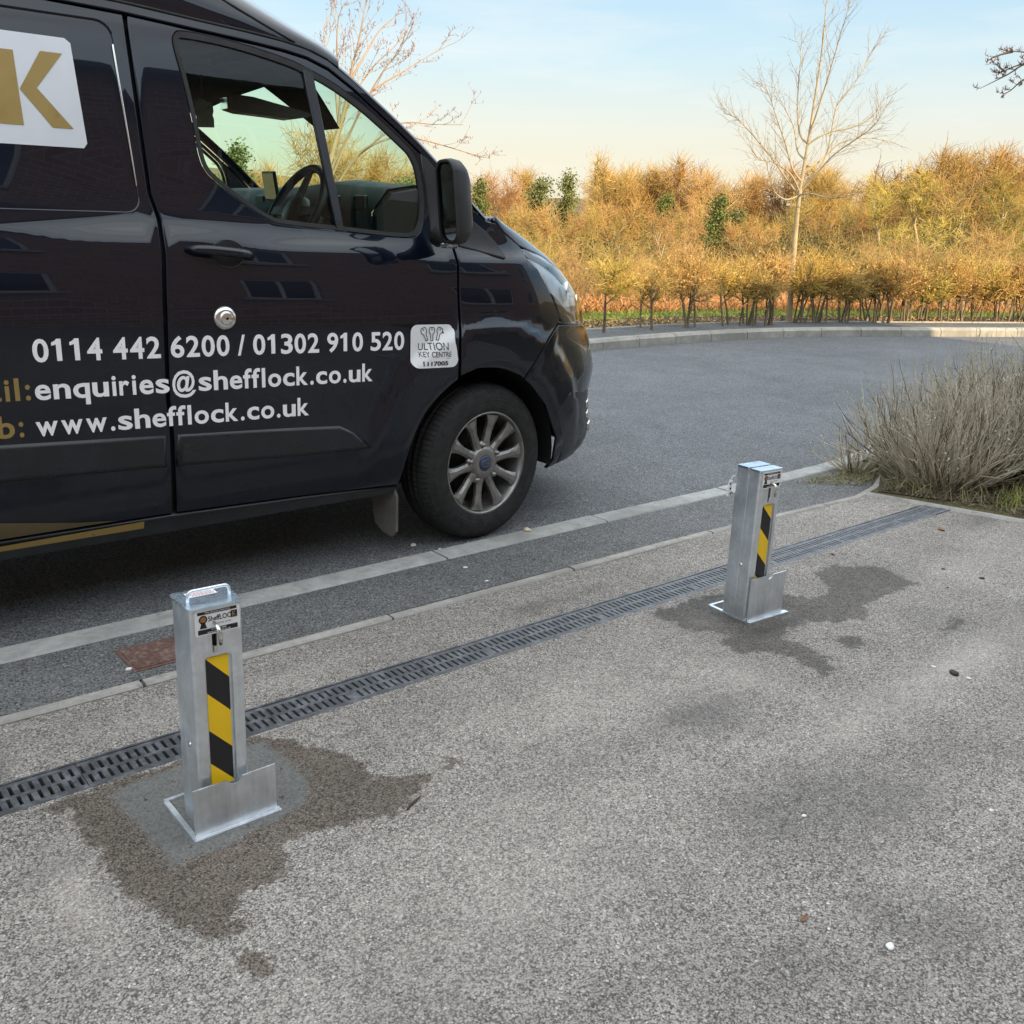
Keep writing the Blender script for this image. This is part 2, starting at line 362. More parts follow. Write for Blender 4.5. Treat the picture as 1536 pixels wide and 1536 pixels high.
ST = dict(wet=wetf, patch=patchf, dark=blobs(BL), pale=blobs(PLS))
XS = np.concatenate([np.arange(-15, -.2, 2.96), np.arange(-.2, 4.0, .02), np.arange(4.0, 8.0, .05)])
fine_sheet('driveway', XS, np.concatenate([np.linspace(-7, -.3, 12), np.arange(-.28, 2.16, .02), [2.165]]), 0, M_drive, True, ST)
fine_sheet('driveway_strip', XS, np.linspace(2.305, 2.60, 16), 0, M_drive, True, ST)
# near pavement strip, kerb and road
def poly_sheet(name, pts, z, mat, kind='structure'):
    r = delaunay_2d_cdt([Vector(p) for p in pts], [(i, (i + 1) % len(pts)) for i in range(len(pts))], [], 1, 1e-6)
    V = [(p.x, p.y, z) for p in r[0]]; F = [tuple(f) for f in r[2]]
    F = [f if area2([V[i][:2] for i in f]) > 0 else f[::-1] for f in F]
    return tag(obj(name, pyd(name, V, F), mat), kind=kind)
NK = [(-16, 3.12), (0, 3.12), (3.6, 3.12), (4.6, 3.105), (5.2, 3.14), (5.7, 3.235), (6.4, 3.42), (7.4, 3.72), (9, 4.1), (12, 4.5), (17, 4.4), (24, 3.0)]
NKs = catmull(NK, 6)
def shift(line, dd):
    out = []; q = [np.array(p, float) for p in line]
    for i in range(len(q)):
        t = q[min(i + 1, len(q) - 1)] - q[max(i - 1, 0)]; t /= np.linalg.norm(t); out.append(tuple(q[i] + np.array([-t[1], t[0]]) * dd))
    return out
FK = catmull([(-16, 7.45), (-4, 7.45), (2, 7.5), (5, 7.54), (7.34, 7.60), (8.06, 7.64), (8.88, 7.64), (9.8, 7.58), (10.91, 7.38), (11.9, 7.02), (12.85, 6.58), (14.2, 5.95), (17, 4.75), (21, 3.4), (27, 1.2), (34, -2)], 6)
poly_sheet('road', NKs + FK[::-1], 0, M_road)
poly_sheet('pavement', [(-16, 2.655), (0, 2.655), (3.2, 2.655), (4.5, 2.60), (4.75, 2.66), (5.1, 2.83)] + [p for p in shift(NKs, -.125)[::-1] if p[0] < 5.3], 0, M_path)
def stones(name, line, w, h, length, mat, z0=-.14, gap=.010, splay=0.):
    """a row of kerb stones laid along a line; w is measured to the left of it"""
    q = [np.array(p, float) for p in line]; L = np.concatenate([[0], np.cumsum([np.linalg.norm(q[i + 1] - q[i]) for i in range(len(q) - 1)])])
    X = [p[0] for p in q]; Y = [p[1] for p in q]; at = lambda s: np.array([np.interp(s, L, X), np.interp(s, L, Y)]); m = MB(); s = 0.; rr = random.Random(3)
    while s + length < L[-1]:
        a, b = s + gap / 2, s + length - gap / 2; dz = rr.uniform(-.0015, .0015); pts = []
        for k in range(4):
            u = a + (b - a) * k / 3; p = at(u); t = at(u + .01) - at(u - .01); t /= np.linalg.norm(t); nrm = np.array([-t[1], t[0]])
            pts.append([(*(p), z0), (*(p), h - .012 - .6 * splay + dz), (*(p + nrm * (.012 + splay) * np.sign(w)), h + dz), (*(p + nrm * (w - .006 * np.sign(w))), h + dz), (*(p + nrm * w), h - .006 + dz), (*(p + nrm * w), z0)])
        V = [v for r_ in pts for v in r_]; F = []
        for k in range(3):
            for c in range(5): F.append((k * 6 + c, (k + 1) * 6 + c, (k + 1) * 6 + c + 1, k * 6 + c + 1))
        F += [(0, 1, 2, 3, 4, 5), (23, 22, 21, 20, 19, 18)]
        if w < 0: pass
        else: F = [f[::-1] for f in F]
        m.add(V, F); s += length
    return tag(m.build(name, mat), kind='structure')
nk2 = [p for p in NKs]; nk2[0] = (-16.12, 3.12)
stones('kerb', nk2, -.122, .005, .914, M_kerb)
stones('edging', [(-16.2, 2.653), (0, 2.653), (3.2, 2.653), (4.5, 2.60), (4.72, 2.645), (5.2, 2.85)], -.048, .006, .85, M_edge)
stones('edging_side', [(EX(2.585) + .02, 2.585), (EX(-6.5) + .02, -6.5)], .045, .008, .85, M_edge)
stones('far_kerb', FK, .15, .115, .62, M_kerb2, splay=.03)
poly_sheet('far_pavement', shift(FK, .151) + shift(FK, .78)[::-1], .108, M_path)
stones('far_edging', shift(FK, .782), .05, .125, .85, M_edge)
# bed by the driveway with the dry shrubs
BEDK = [p for p in shift(NKs, -.124) if 5.25 < p[0] < 23][::-1]
poly_sheet('planting_bed', [(EX(2.57) + .07, 2.60), (EX(0) + .07, 0), (EX(-6) + .07, -6), (30, -6), (30, 1.5)] + BEDK + [(5.19, 2.86), (4.74, 2.655)], .004, M_verge)
poly_sheet('bed_soil', [(4.66, 2.56), (4.78, 2.3), (5.1, 1.9), (6.2, 1.6), (8.5, 2.0), (9, 3.6), (7, 3.40), (5.9, 3.1), (5.15, 2.83)], .010, M_soil)
# far verge: hedge soil, grass
vf = shift(FK, .832); vb = shift(FK, 3.9)
def strip(name, a, b, za, zb, mat, n=14, ns=0.):
    V = []; F = []; r2 = random.Random(5)
    for p, q in zip(a, b):
        for k in range(n + 1):
            u = k / n; V.append((p[0] + (q[0] - p[0]) * u, p[1] + (q[1] - p[1]) * u, za + (zb - za) * u + (r2.uniform(-ns, ns) if 0 < k else 0)))
    for i in range(len(a) - 1):
        for k in range(n): F.append((i * (n + 1) + k, (i + 1) * (n + 1) + k, (i + 1) * (n + 1) + k + 1, i * (n + 1) + k + 1))
    return tag(obj(name, pyd(name, V, F, True), mat), kind='structure')
strip('hedge_soil', vf, shift(FK, 1.5), .11, .13, M_soil, 8, .015)
strip('verge_grass', shift(FK, 1.5), shift(FK, 2.6), .13, .10, M_field, 12, .01)
strip('bank', shift(FK, 2.6), shift(FK, 9.5), .10, -.9, M_hill, 14, .02)
# ------------------------------------------------------------------ metals and plastics
def galv(name, col=(.80, .85, .90), rough=.40, spangle=.05):
    t = NT(name); v = t.coord(); vo = t.voro(v, 70, out=1); sp = t.n('ShaderNodeSeparateColor'); t.t.links.new(vo, sp.inputs[0])
    n = t.noise(v, 9, 5, .65); st = t.noise(t.scale(v, (60, 60, 3)), 1.2, 4, .6); k = t.math('MULTIPLY', t.mr(sp.outputs[0], 0, 1, 1 - spangle, 1 + spangle * .6), t.mr(n, .3, .7, .82, 1.1))
    k = t.math('MULTIPLY', k, t.mr(st, .3, .7, .92, 1.06))
    cc = t.n('ShaderNodeCombineColor'); [t.set(cc.inputs[i], k) for i in range(3)]
    c = t.mix(1., col, cc.outputs[0], 'MULTIPLY'); c = t.mix(t.mr(t.noise(v, 38, 5, .7), .66, .74, 0, .22), c, (.75, .76, .75))
    t.p(col=c, metal=.92, rough=t.mr(n, .3, .7, rough - .07, rough + .12), normal=t.bump(n, .05, .004)); return t.m
M_galv = galv('galvanised_steel'); M_lid = galv('zinc_plated_lid', (.74, .87, 1.0), .22, .05)
M_black = varied('black_tape', (.012, .012, .014), .35, var=.2); M_yel = varied('yellow_tape', (.90, .58, .008), .35, var=.06)
M_white = varied('white_vinyl', (.78, .79, .81), .35, var=.04); M_ink = varied('black_print', (.012, .012, .014), .4, var=.1)
M_gold = varied('gold_vinyl', (.34, .235, .075), .35, var=.1, metal=.25); M_bronze = varied('bronze_print', (.30, .14, .045), .45, var=.15); M_red = varied('red_print', (.45, .05, .04), .5)
M_hole = varied('dark_recess', (.006, .006, .006), .9); M_chrome = varied('polished_steel', (.78, .77, .74), .16, metal=1, var=.08)
def grate_mat():
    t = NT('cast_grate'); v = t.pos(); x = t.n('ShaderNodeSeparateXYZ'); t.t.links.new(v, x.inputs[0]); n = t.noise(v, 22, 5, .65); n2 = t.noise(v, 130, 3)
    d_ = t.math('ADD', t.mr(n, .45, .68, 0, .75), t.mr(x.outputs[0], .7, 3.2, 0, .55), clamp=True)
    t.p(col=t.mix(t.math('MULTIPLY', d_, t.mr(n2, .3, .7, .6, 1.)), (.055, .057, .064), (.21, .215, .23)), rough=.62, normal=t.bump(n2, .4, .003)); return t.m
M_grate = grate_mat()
M_channel = varied('drain_channel', (.02, .02, .02), .9, var=.4)

def lay_text(m, body, x0, x1, z0, z1, fn, mi=0, bold=0., fit='cap'):
    """letters filling the box x0..x1, z0..z1 of a surface fn(u,w)->point"""
    v, f = text_mesh(body, bold); a, b = v.min(0), v.max(0)
    u = x0 + (v[:, 0] - a[0]) / (b[0] - a[0]) * (x1 - x0); w = z0 + (v[:, 1] - a[1]) / (b[1] - a[1]) * (z1 - z0)
    m.add([fn(p, q) for p, q in zip(u, w)], f, mi)
def rpoly(m, pts, fn, mi=0): m.add([fn(p, q) for p, q in pts], [tuple(range(len(pts)))], mi)
def circ(x, z, r, n=24): return [(x + r * math.cos(2 * math.pi * i / n), z + r * math.sin(2 * math.pi * i / n)) for i in range(n)]
def clip_z(poly, lo, hi):
    for lim, sg in ((lo, 1), (hi, -1)):
        out = []
        for i in range(len(poly)):
            a, b = poly[i - 1], poly[i]; ia, ib = sg * (a[1] - lim) >= 0, sg * (b[1] - lim) >= 0
            if ia != ib: t = (lim - a[1]) / (b[1] - a[1]); out.append((a[0] + (b[0] - a[0]) * t, lim))
            if ib: out.append(b)
        poly = out
        if not poly: return []
    return poly
def cdt_plate(outline, holes, y0, depth):
    """flat plate in x-z facing -y with openings, walls going back by depth"""
    loops = [outline] + holes; pts = []; E = []
    for L in loops:
        b = len(pts); pts += [Vector(p) for p in L]; E += [(b + i, b + (i + 1) % len(L)) for i in range(len(L))]
    r = delaunay_2d_cdt(pts, E, [], 1, 1e-7); V = [(p.x, y0, p.y) for p in r[0]]; F = []
    for f in r[2]:
        q = [V[i] for i in f]; cx_, cz_ = sum(p[0] for p in q) / 3, sum(p[2] for p in q) / 3
        if any(inside(L, cx_, cz_) for L in holes): continue
        F.append(tuple(f) if area2([(p[0], p[2]) for p in q]) > 0 else tuple(f)[::-1])
    for k, L in enumerate(loops):
        b = len(V); n = len(L); V += [(p[0], y0, p[1]) for p in L] + [(p[0], y0 + depth, p[1]) for p in L]; ccw = area2(L) > 0
        for i in range(n):
            q = (b + i, b + n + i, b + n + (i + 1) % n, b + (i + 1) % n); F.append(q if (ccw == (k == 0)) else q[::-1])
    return V, F
def bollard(kind, loc, rotz, lean, px0, px1, py0, py1, h, fx0, fx1, fh, notch, tx0, tx1, tz0, tz1, z_first, label):
    t = thing('security_bollard', loc, label, 'bollard', 'fold-down security bollards by the drain', rotz)
    LM = Matrix.Rotation(lean, 4, 'Y')
    w = px1 - px0; cx = (px0 + px1) / 2; cy = (py0 + py1) / 2; dp = py1 - py0
    def part(m, name, mat, par=t, leaned=True):
        if leaned: m.v = [tuple(LM @ Vector(q)) for q in m.v]
        return m.build(name, mat, par)
    # socket frame let into the ground, with its hollow
    m = MB(); sx0, sx1, sy0, sy1 = -.095, .095, -.092, .092
    for a, b, c_, d_ in ((sx0 - .004, sx1 + .012, sy0 - .016, sy0 + .004), (sx0, sx1, sy1 - .010, sy1), (sx0 - .004, sx0 + .008, sy0 + .004, sy1 - .010), (sx1 - .010, sx1, sy0 + .004, sy1 - .010)):
        m.box(((a + b) / 2, (c_ + d_) / 2, -.02), (b - a, d_ - c_, .052))
    m.box((0, 0, -.006 if kind == 'L' else -.022), (.178, .172, .006)); part(m, 'ground_socket', M_galv, leaned=False)
    # post: rounded tube with an open front, closed by a slotted front plate
    m = MB(); prof = rrect(w, dp, .009, 4, cx, cy); n = len(prof); V = [(p[0], p[1], -.02) for p in prof] + [(p[0], p[1], h - .003) for p in prof]; F = []
    for i in range(n):
        j = (i + 1) % n
        if prof[i][1] < py0 + 1e-5 and prof[j][1] < py0 + 1e-5: continue
        F.append((i, j, n + j, n + i))
    m.add(V, F, 0, False)
    post = part(m, 'post', M_galv)
    rx0, rx1 = tx0 - .007, tx1 + .006; sxm = (tx0 + tx1) / 2 - .006
    rec = [(p[0], p[1]) for p in rrect(rx1 - rx0, tz1 - tz0 + .06, .012, 4, (rx0 + rx1) / 2, (tz1 + tz0) / 2 - .026)]
    slot = [(sxm - .005, tz1 + .012), (sxm + .006, tz1 + .012), (sxm + .006, tz1 + .075), (sxm - .005, tz1 + .075)]
    out = [(px0 + .009, -.02), (px1 - .009, -.02), (px1 - .009, h - .003), (px0 + .009, h - .003)]
    V, F = cdt_plate(out, [rec, slot], py0, .006); m = MB(); m.add(V, F); part(m, 'front_plate', M_galv)
    m = MB(); m.box(((rx0 + rx1) / 2, py0 + .008, (tz0 + tz1) / 2 - .02), (rx1 - rx0 + .02, .003, tz1 - tz0 + .09)); part(m, 'inner_plate', M_galv)
    m = MB(); m.box((sxm, py0 + .012, tz1 + .044), (.03, .006, .09)); part(m, 'slot_backing', M_hole)
    # striped tape
    m = MB(); per = .170; bk = .081; drop = .054; mi = 1; zz = z_first + per; y = py0 + .0055
    fn = lambda u, q: (u, y, q)
    while zz > tz0 - .2:
        for a, b, k in ((zz, zz - bk, 0), (zz - bk, zz - per, 1)):
            p = clip_z([(tx0, a), (tx1, a - drop), (tx1, b - drop), (tx0, b)], tz0, tz1)
            if len(p) > 2: rpoly(m, p[::-1] if area2(p) < 0 else p, fn, k)
        zz -= per
    part(m, 'hazard_tape', [M_black, M_yel])
    # top
    m = MB()
    if kind == 'L':
        m.prism(rrect(w + .008, dp + .008, .01, 4, cx, cy), h - .003, h + .0015); lid = part(m, 'lid', M_lid)
        m = MB(); hx0, hx1, hy = px0 + .012, px1 - .010, cy - .012
        pts = [(hx0, hy, h - .002), (hx0, hy, h + .014)] + [(hx0 + .011 * (1 - math.cos(a)), hy, h + .014 + .011 * math.sin(a)) for a in np.linspace(.25, 1.57, 5)] + [(hx1 - .011 * (1 - math.cos(a)), hy, h + .014 + .011 * math.sin(a)) for a in np.linspace(1.57, .25, 5)] + [(hx1, hy, h + .014), (hx1, hy, h - .002)]
        m.tube(pts, .0036, 10); part(m, 'lift_handle', M_galv, lid)
        m = MB(); fl = lambda u, q: (u, q, h + .0021)
        rpoly(m, [(cx - .034, cy + .010), (cx + .030, cy + .010), (cx + .030, cy + .040), (cx - .034, cy + .040)], fl, 0); fl = lambda u, q: (u, q, h + .0025)
        rr = random.Random(2)
        for k, q in enumerate((.034, .028, .021, .015)):
            x = cx - .030 + (.006 if k % 2 else 0)
            while x < cx + .024:
                l = rr.uniform(.003, .008); rpoly(m, [(x, cy + q), (x + l, cy + q), (x + l, cy + q + .0026), (x, cy + q + .0026)], fl, 1); x += l + .0018
        part(m, 'warning_label', [M_white, M_red], lid)
    else:
        m.prism(rrect(w + .004, dp * .44, .007, 3, cx, py0 + dp * .215), h - .004, h + .0015); m.prism(rrect(w + .002, dp * .5, .007, 3, cx, py0 + dp * .73), h - .004, h + .003)
        lid = part(m, 'lid', M_lid)
        m = MB(); m.box((cx, cy, h - .006), (w - .004, dp - .004, .003)); part(m, 'lid_gap', M_hole, lid)
        m = MB(); m.box((px0 - .0006, cy - .002, h * .52), (.0022, .0025, h * .9)); part(m, 'side_seam', M_galv)
    # sticker
    m = MB(); sx, sz0, sz1 = (px0 + .009, h - .0625, h - .004); x1 = px1 - .006; y = py0 - .0012; f0 = lambda u, q: (u, y, q); f1 = lambda u, q: (u, y - .0006, q); f2 = lambda u, q: (u, y - .0011, q)
    W_ = x1 - sx; H_ = sz1 - sz0; X = lambda a: sx + a * W_; Z = lambda a: sz0 + a * H_
    rpoly(m, rrect(W_, H_, .005, 4, (sx + x1) / 2, (sz0 + sz1) / 2), f0, 0)
    rpoly(m, [(X(.06), Z(.81)), (X(.93), Z(.81)), (X(.93), Z(.92)), (X(.06), Z(.92))], f1, 1); rpoly(m, [(X(.06), Z(.06)), (X(.94), Z(.06)), (X(.94), Z(.24)), (X(.06), Z(.24))], f1, 1)
    lay_text(m, 'This security product by', X(.22), X(.78), Z(.835), Z(.90), f2, 0, .01)
    lay_text(m, '0114 442 6200', X(.36), X(.68), Z(.165), Z(.225), f2, 0, .01); lay_text(m, 'www.shefflock.co.uk', X(.26), X(.78), Z(.075), Z(.145), f2, 0, .01)
    rpoly(m, circ(X(.18), Z(.62), .095 * W_), f1, 1); rpoly(m, circ(X(.18), Z(.62), .065 * W_), f2, 2)
    rpoly(m, [(X(.10), Z(.28)), (X(.26), Z(.28)), (X(.215), Z(.52)), (X(.145), Z(.52))], f1, 1)
    lay_text(m, 'SheffLOC', X(.29), X(.80), Z(.51), Z(.71), f1, 1, .015); rpoly(m, [(X(.79), Z(.49)), (X(.94), Z(.49)), (X(.94), Z(.76)), (X(.79), Z(.76))], f1, 1)
    lay_text(m, 'K', X(.825), X(.91), Z(.53), Z(.72), f2, 3, .02); lay_text(m, 'Security Locks', X(.44), X(.80), Z(.34), Z(.43), f1, 1)
    part(m, 'sticker', [M_white, M_ink, M_bronze, M_gold])
    # lever key standing out of the slot
    m = MB(); m.tube([(sxm, py0 - .002, tz1 + .082), (sxm + .001, py0 - .02, tz1 + .076), (sxm + .004, py0 - .026, tz1 + .06), (sxm + .006, py0 - .020, tz1 + .036)], [.0035, .0045, .0048, .004], 8); m.box((sxm + .001, py0 + .003, tz1 + .02), (.006, .012, .016)); part(m, 'lever', M_chrome)
    # rivet on the side
    m = MB(); m.lathe([(0, .0032), (.004, .003), (.0065, .001), (.007, 0)], 12, Matrix.Translation((px0, cy - .01, .20)) @ Matrix.Rotation(R(-90), 4, 'Y')); part(m, 'rivet', M_chrome)
    # hinged cover flap standing up in front
    m = MB(); nx = fx0 + notch * (fx1 - fx0); rn = .0135
    o = [(fx0, .0), (fx1, .0), (fx1, fh)] + [(nx + rn * 1.3 * math.cos(a), fh - .001 - rn * math.sin(a) * 1.05) for a in np.linspace(0, math.pi, 9)] + [(fx0, fh)]
    V, F = cdt_plate(o, [], 0, .004); V = [(v[0], v[1] + sy0 - .004 - .05 * (v[2]) * (.2 if kind == 'L' else .1), v[2] + .004) for v in V]
    back = [tuple(reversed(f)) for f in F if len(f) == 3]; nb = len(V); V2 = [(v[0], v[1] + .0041, v[2]) for v in V]
    m.add(V, F); m.add(V2, back)
    flap = part(m, 'cover_flap', M_galv, leaned=False)
    m = MB(); m.tube([(fx0 + .004, sy0 - .001, .006), (fx1 - .004, sy0 - .001, .006)], .004, 8); part(m, 'hinge', M_galv, flap, leaned=False)
    if kind == 'R':   # padlock plate hanging behind
        m = MB(); m.box((px0 - .012, py1 + .012, h - .085), (.016, .006, .06), 0, Matrix.Rotation(R(8), 3, 'Y'), .002)
        for q in (-.018, 0, .018): m.lathe([(0, .002), (.003, .002), (.0035, 0)], 10, Matrix.Translation((px0 - .012 - q * .14, py1 + .0085, h - .085 + q)) @ Matrix.Rotation(R(90), 4, 'X'), 1)
        m.tube([(px0 - .008, py1 + .012, h - .056), (px0 - .004, py1 + .012, h - .044), (px0 + .004, py1 + .006, h - .04)], .002, 6, 0)
        part(m, 'hanging_tag', [M_white, M_ink])
    return t
bollard('L', (.731, 1.914, 0), 0, R(.8), -.071, .043, -.076, .030, .531, -.093, .100, .119, .50, -.041, .010, .10, .413, .411,
        'nearer galvanised bollard with a lift handle on top, standing on a fresh concrete patch')
bollard('R', (2.742, 1.952, 0), R(-4), R(.6), -.098, .012, -.082, .026, .545, -.100, .082, .160, .52, -.064, -.014, .15, .420, .421,
        'farther galvanised bollard with a split flat top and a white tag hanging behind')

# ------------------------------------------------------------------ drain
dr = thing('drain_channel', (.0, 2.235, 0), 'long black slotted drain set in the tarmac, running behind both bollards', 'drain')
def grate_mesh(Lg=.498):
    m = MB(); nS = 22; pitch = Lg / nS; sw = .0088; zt = .0; zb = -.022; rows = ((-.046, -.006), (.006, .046)); W2 = .0605
    def top(x0, x1, y0, y1): m.add([(x0, y0, zt), (x1, y0, zt), (x1, y1, zt), (x0, y1, zt)], [(0, 1, 2, 3)])
    top(0, Lg, -W2, rows[0][0]); top(0, Lg, rows[0][1], rows[1][0]); top(0, Lg, rows[1][1], W2)
    for r_, (y0, y1) in enumerate(rows):
        off = pitch * (.25 if r_ else .62); x = 0.
        for i in range(nS):
            a = off + i * pitch - sw / 2; b = a + sw
            if b > Lg - .004 or (i in (10, ) and r_ == 0): continue
            top(x, a, y0, y1); x = b; ym = (y0 + y1) / 2
            for p, q in (((a, y0), (a, y1)), ((a, y1), (b, y1)), ((b, y1), (b, y0)), ((b, y0), (a, y0))):
                m.add([(*p, zt), (*q, zt), (*q, zb), (*p, zb)], [(0, 1, 2, 3)])
        top(x, Lg, y0, y1)
    for p, q in (((0, -W2), (Lg, -W2)), ((Lg, -W2), (Lg, W2)), ((Lg, W2), (0, W2)), ((0, W2), (0, -W2))): m.add([(*p, zb), (*q, zb), (*q, zt), (*p, zt)], [(0, 1, 2, 3)])
    return m.mesh('grate')
gm = grate_mesh()
for k in range(-2, 10):
    g = obj('grate', gm, M_grate, dr); g.location = (k * .5 + .02, 0, -.001 - .0006 * (k % 3))
for y0, y1 in ((-.070, -.0625), (.0625, .070)): m = MB(); m.box((1.77, (y0 + y1) / 2, -.05), (5.52, y1 - y0, .101)); m.build('edge_rail', M_grate, dr)
m = MB(); m.box((1.77, 0, -.108), (5.52, .125, .004)); m.build('channel_body', M_channel, dr)
# access cover in the pavement
ac = thing('access_cover', (.905, 2.80, 0), 'small rusty brown access cover set in the pavement behind the near bollard', 'cover')
m = MB(); m.box((0, 0, .0015), (.20, .185, .003)); M_rust = varied('rusty_iron', (.13, .068, .055), .8, var=.3, scale=20, bump=.5, bscale=90, dirt=((.34, .29, .25), .5)); m.build('frame', M_rust, ac)
m = MB(); m.box((0, 0, .0035), (.176, .162, .005))
for i in range(9):
    for j in range(9): m.box((-.078 + i * .0195, -.072 + j * .018, .0064), (.013, .0035, .0016), 0, Matrix.Rotation(R(45 if (i + j) % 2 else -45), 3, 'Z'))
m.build('plate', M_rust, ac)
def pchip(xs,ys):
    xs=np.array(xs,float);ys=np.array(ys,float);h=np.diff(xs);d=np.diff(ys)/h
    m=np.zeros(len(xs));m[0]=d[0];m[-1]=d[-1]
    for i in range(1,len(xs)-1):
        if d[i-1]*d[i]>0:
            w1=2*h[i]+h[i-1];w2=h[i]+2*h[i-1];m[i]=(w1+w2)/(w1/d[i-1]+w2/d[i])
    def f(x):
        x=np.clip(np.asarray(x,float),xs[0],xs[-1]);i=np.clip(np.searchsorted(xs,x)-1,0,len(xs)-2)
        t=(x-xs[i])/h[i]
        return ((1+2*t)*(1-t)**2*ys[i]+t*(1-t)**2*h[i]*m[i]+t*t*(3-2*t)*ys[i+1]+t*t*(t-1)*h[i]*m[i+1])
    return f
YC=4.086;HW=.986;X0=2.5;NN=2.6;AX=2.445;AZ=.338
INS=pchip([.15,.20,.27,.31,.37,.5,.66,.8,.98,1.05,1.12,1.20,1.245,1.275,1.31,1.6,1.85,1.95,2.1,2.4],
          [.16,.10,.07,.05,.032,.016,.011,.005,.0,.0,.004,.016,.027,.048,.060,.105,.15,.175,.22,.33])
XN=pchip([.15,.19,.23,.30,.37,.45,.52,.60,.66,.73,.82,.87,.95,1.01,1.07,1.13,1.19,1.25,1.30,1.335,1.36],
         [3.0,3.2,3.38,3.49,3.49,3.455,3.45,3.47,3.485,3.46,3.42,3.38,3.35,3.31,3.24,3.16,3.06,2.92,2.76,2.60,2.52])
_t=np.linspace(0,math.pi/2,800)
_x=.95*np.sin(_t)**(2/NN);_y=.97*np.cos(_t).clip(0)**(2/NN)
_S=np.concatenate([[0],np.cumsum(np.hypot(np.diff(_x),np.diff(_y)))]);SMAX=_S[-1]
def sstep(a,b,x):
    t=np.clip((x-a)/(b-a),0,1);return t*t*(3-2*t)
def P0(s,z):
    s=np.asarray(s,float);z=np.asarray(z,float)
    x=X0+np.minimum(s,0)
    r=.055*sstep(.35,.6,z)*(1-sstep(1.35,1.6,z))
    w=HW-INS(z+r*(np.clip(x,-1.6,2.5)-1.2))
    th=np.interp(s,_S,_t)
    sn=np.sin(th);cs=np.cos(th).clip(0)
    xx=np.where(s>0,X0+(XN(z)-X0)*sn**(2/NN),x)
    yy=np.where(s>0,w*cs**(2/NN),w)
    rr=np.hypot(xx-AX,z-AZ)
    fl=.024*(1-sstep(.565,.625,rr))*sstep(.35,.45,rr)*sstep(.25,.5,z)
    yy=yy+fl*cs
    return np.stack([xx,YC-yy,z],-1)
def PN(s,z):
    e=.004
    s=np.asarray(s,float);s2=np.where((s>0)&(s<.02),.02,s)
    a=P0(s2+e,z)-P0(s2-e,z);b=P0(s2,np.asarray(z)+e)-P0(s2,np.asarray(z)-e)
    n=np.cross(a,b);n/=np.linalg.norm(n,axis=-1,keepdims=True)+1e-12
    return n
def P(s,z,off=0.):
    p=P0(s,z)
    return p+np.asarray(off)[...,None]*PN(s,z) if np.ndim(off) else (p+off*PN(s,z) if off else p)
# ------------------------------------------------------------------ van materials
def paint():
    t = NT('dark_blue_paint'); v = t.pos(); z = t.n('ShaderNodeSeparateXYZ'); t.t.links.new(v, z.inputs[0])
    low = t.mr(z.outputs[2], .95, .30, 0, 1, True); n = t.noise(t.scale(v, (9, 9, 1.4)), 3, 5, .65); n2 = t.noise(v, 60, 4, .7)
    dirt = t.math('MULTIPLY', low, t.mr(n, .30, .75, .12, .75)); dirt = t.math('MULTIPLY', dirt, t.mr(n2, .3, .7, .6, 1.1))
    col = t.mix(dirt, (.0026, .0048, .0125), (.017, .020, .025))
    t.p(col=col, rough=t.mr(dirt, 0, .6, .22, .5), coat=t.mr(dirt, 0, .7, 1., .4), coatr=t.mr(dirt, 0, .6, .015, .22), spec=.12); return t.m
M_paint = paint()
M_sat = varied('satin_trim', (.011, .013, .017), .32, var=.3, scale=5, dirt=((.03, .033, .036), .25))
M_rub = varied('black_rubber', (.012, .012, .013), .6, var=.3)
M_plas = varied('black_plastic', (.017, .017, .019), .45, var=.25, bump=.15, bscale=300)
M_inner = varied('dark_interior', (.035, .037, .04), .7, var=.25)
M_head = varied('grey_headlining', (.075, .075, .078), .9, var=.15)
def pane(name, tint, refl=1.0, rough=0.):
    t = NT(name); tr = t.n('ShaderNodeBsdfTransparent'); tr.inputs[0].default_value = c4(tint); gl = t.n('ShaderNodeBsdfGlossy'); gl.inputs['Roughness'].default_value = rough
    fr = t.n('ShaderNodeFresnel'); fr.inputs[0].default_value = 1.5; mxs = t.n('ShaderNodeMixShader'); t.set(mxs.inputs[0], t.math('MULTIPLY', fr.outputs[0], refl))
    t.t.links.new(tr.outputs[0], mxs.inputs[1]); t.t.links.new(gl.outputs[0], mxs.inputs[2]); t.t.links.new(mxs.outputs[0], t.out.inputs[0]); return t.m
M_glass = pane('green_tinted_glass', (.82, .99, .89), .9); M_screen = pane('windscreen_glass', (.86, .97, .90), .9)
M_lens = pane('clear_lens', (.94, .96, .98), 2.4)
M_mirror = varied('mirror_glass', (.80, .84, .84), .02, metal=1, var=.02); M_refl = varied('lamp_reflector', (.80, .83, .88), .4, metal=0, var=.18, scale=14)
M_alloy = varied('grey_alloy', (.27, .26, .25), .34, metal=.75, var=.25, scale=10, dirt=((.075, .06, .05), .5))
M_nut = varied('dull_steel_nut', (.30, .29, .28), .35, metal=.9, var=.2)
M_amber = varied('amber_lens', (.55, .16, .02), .2)
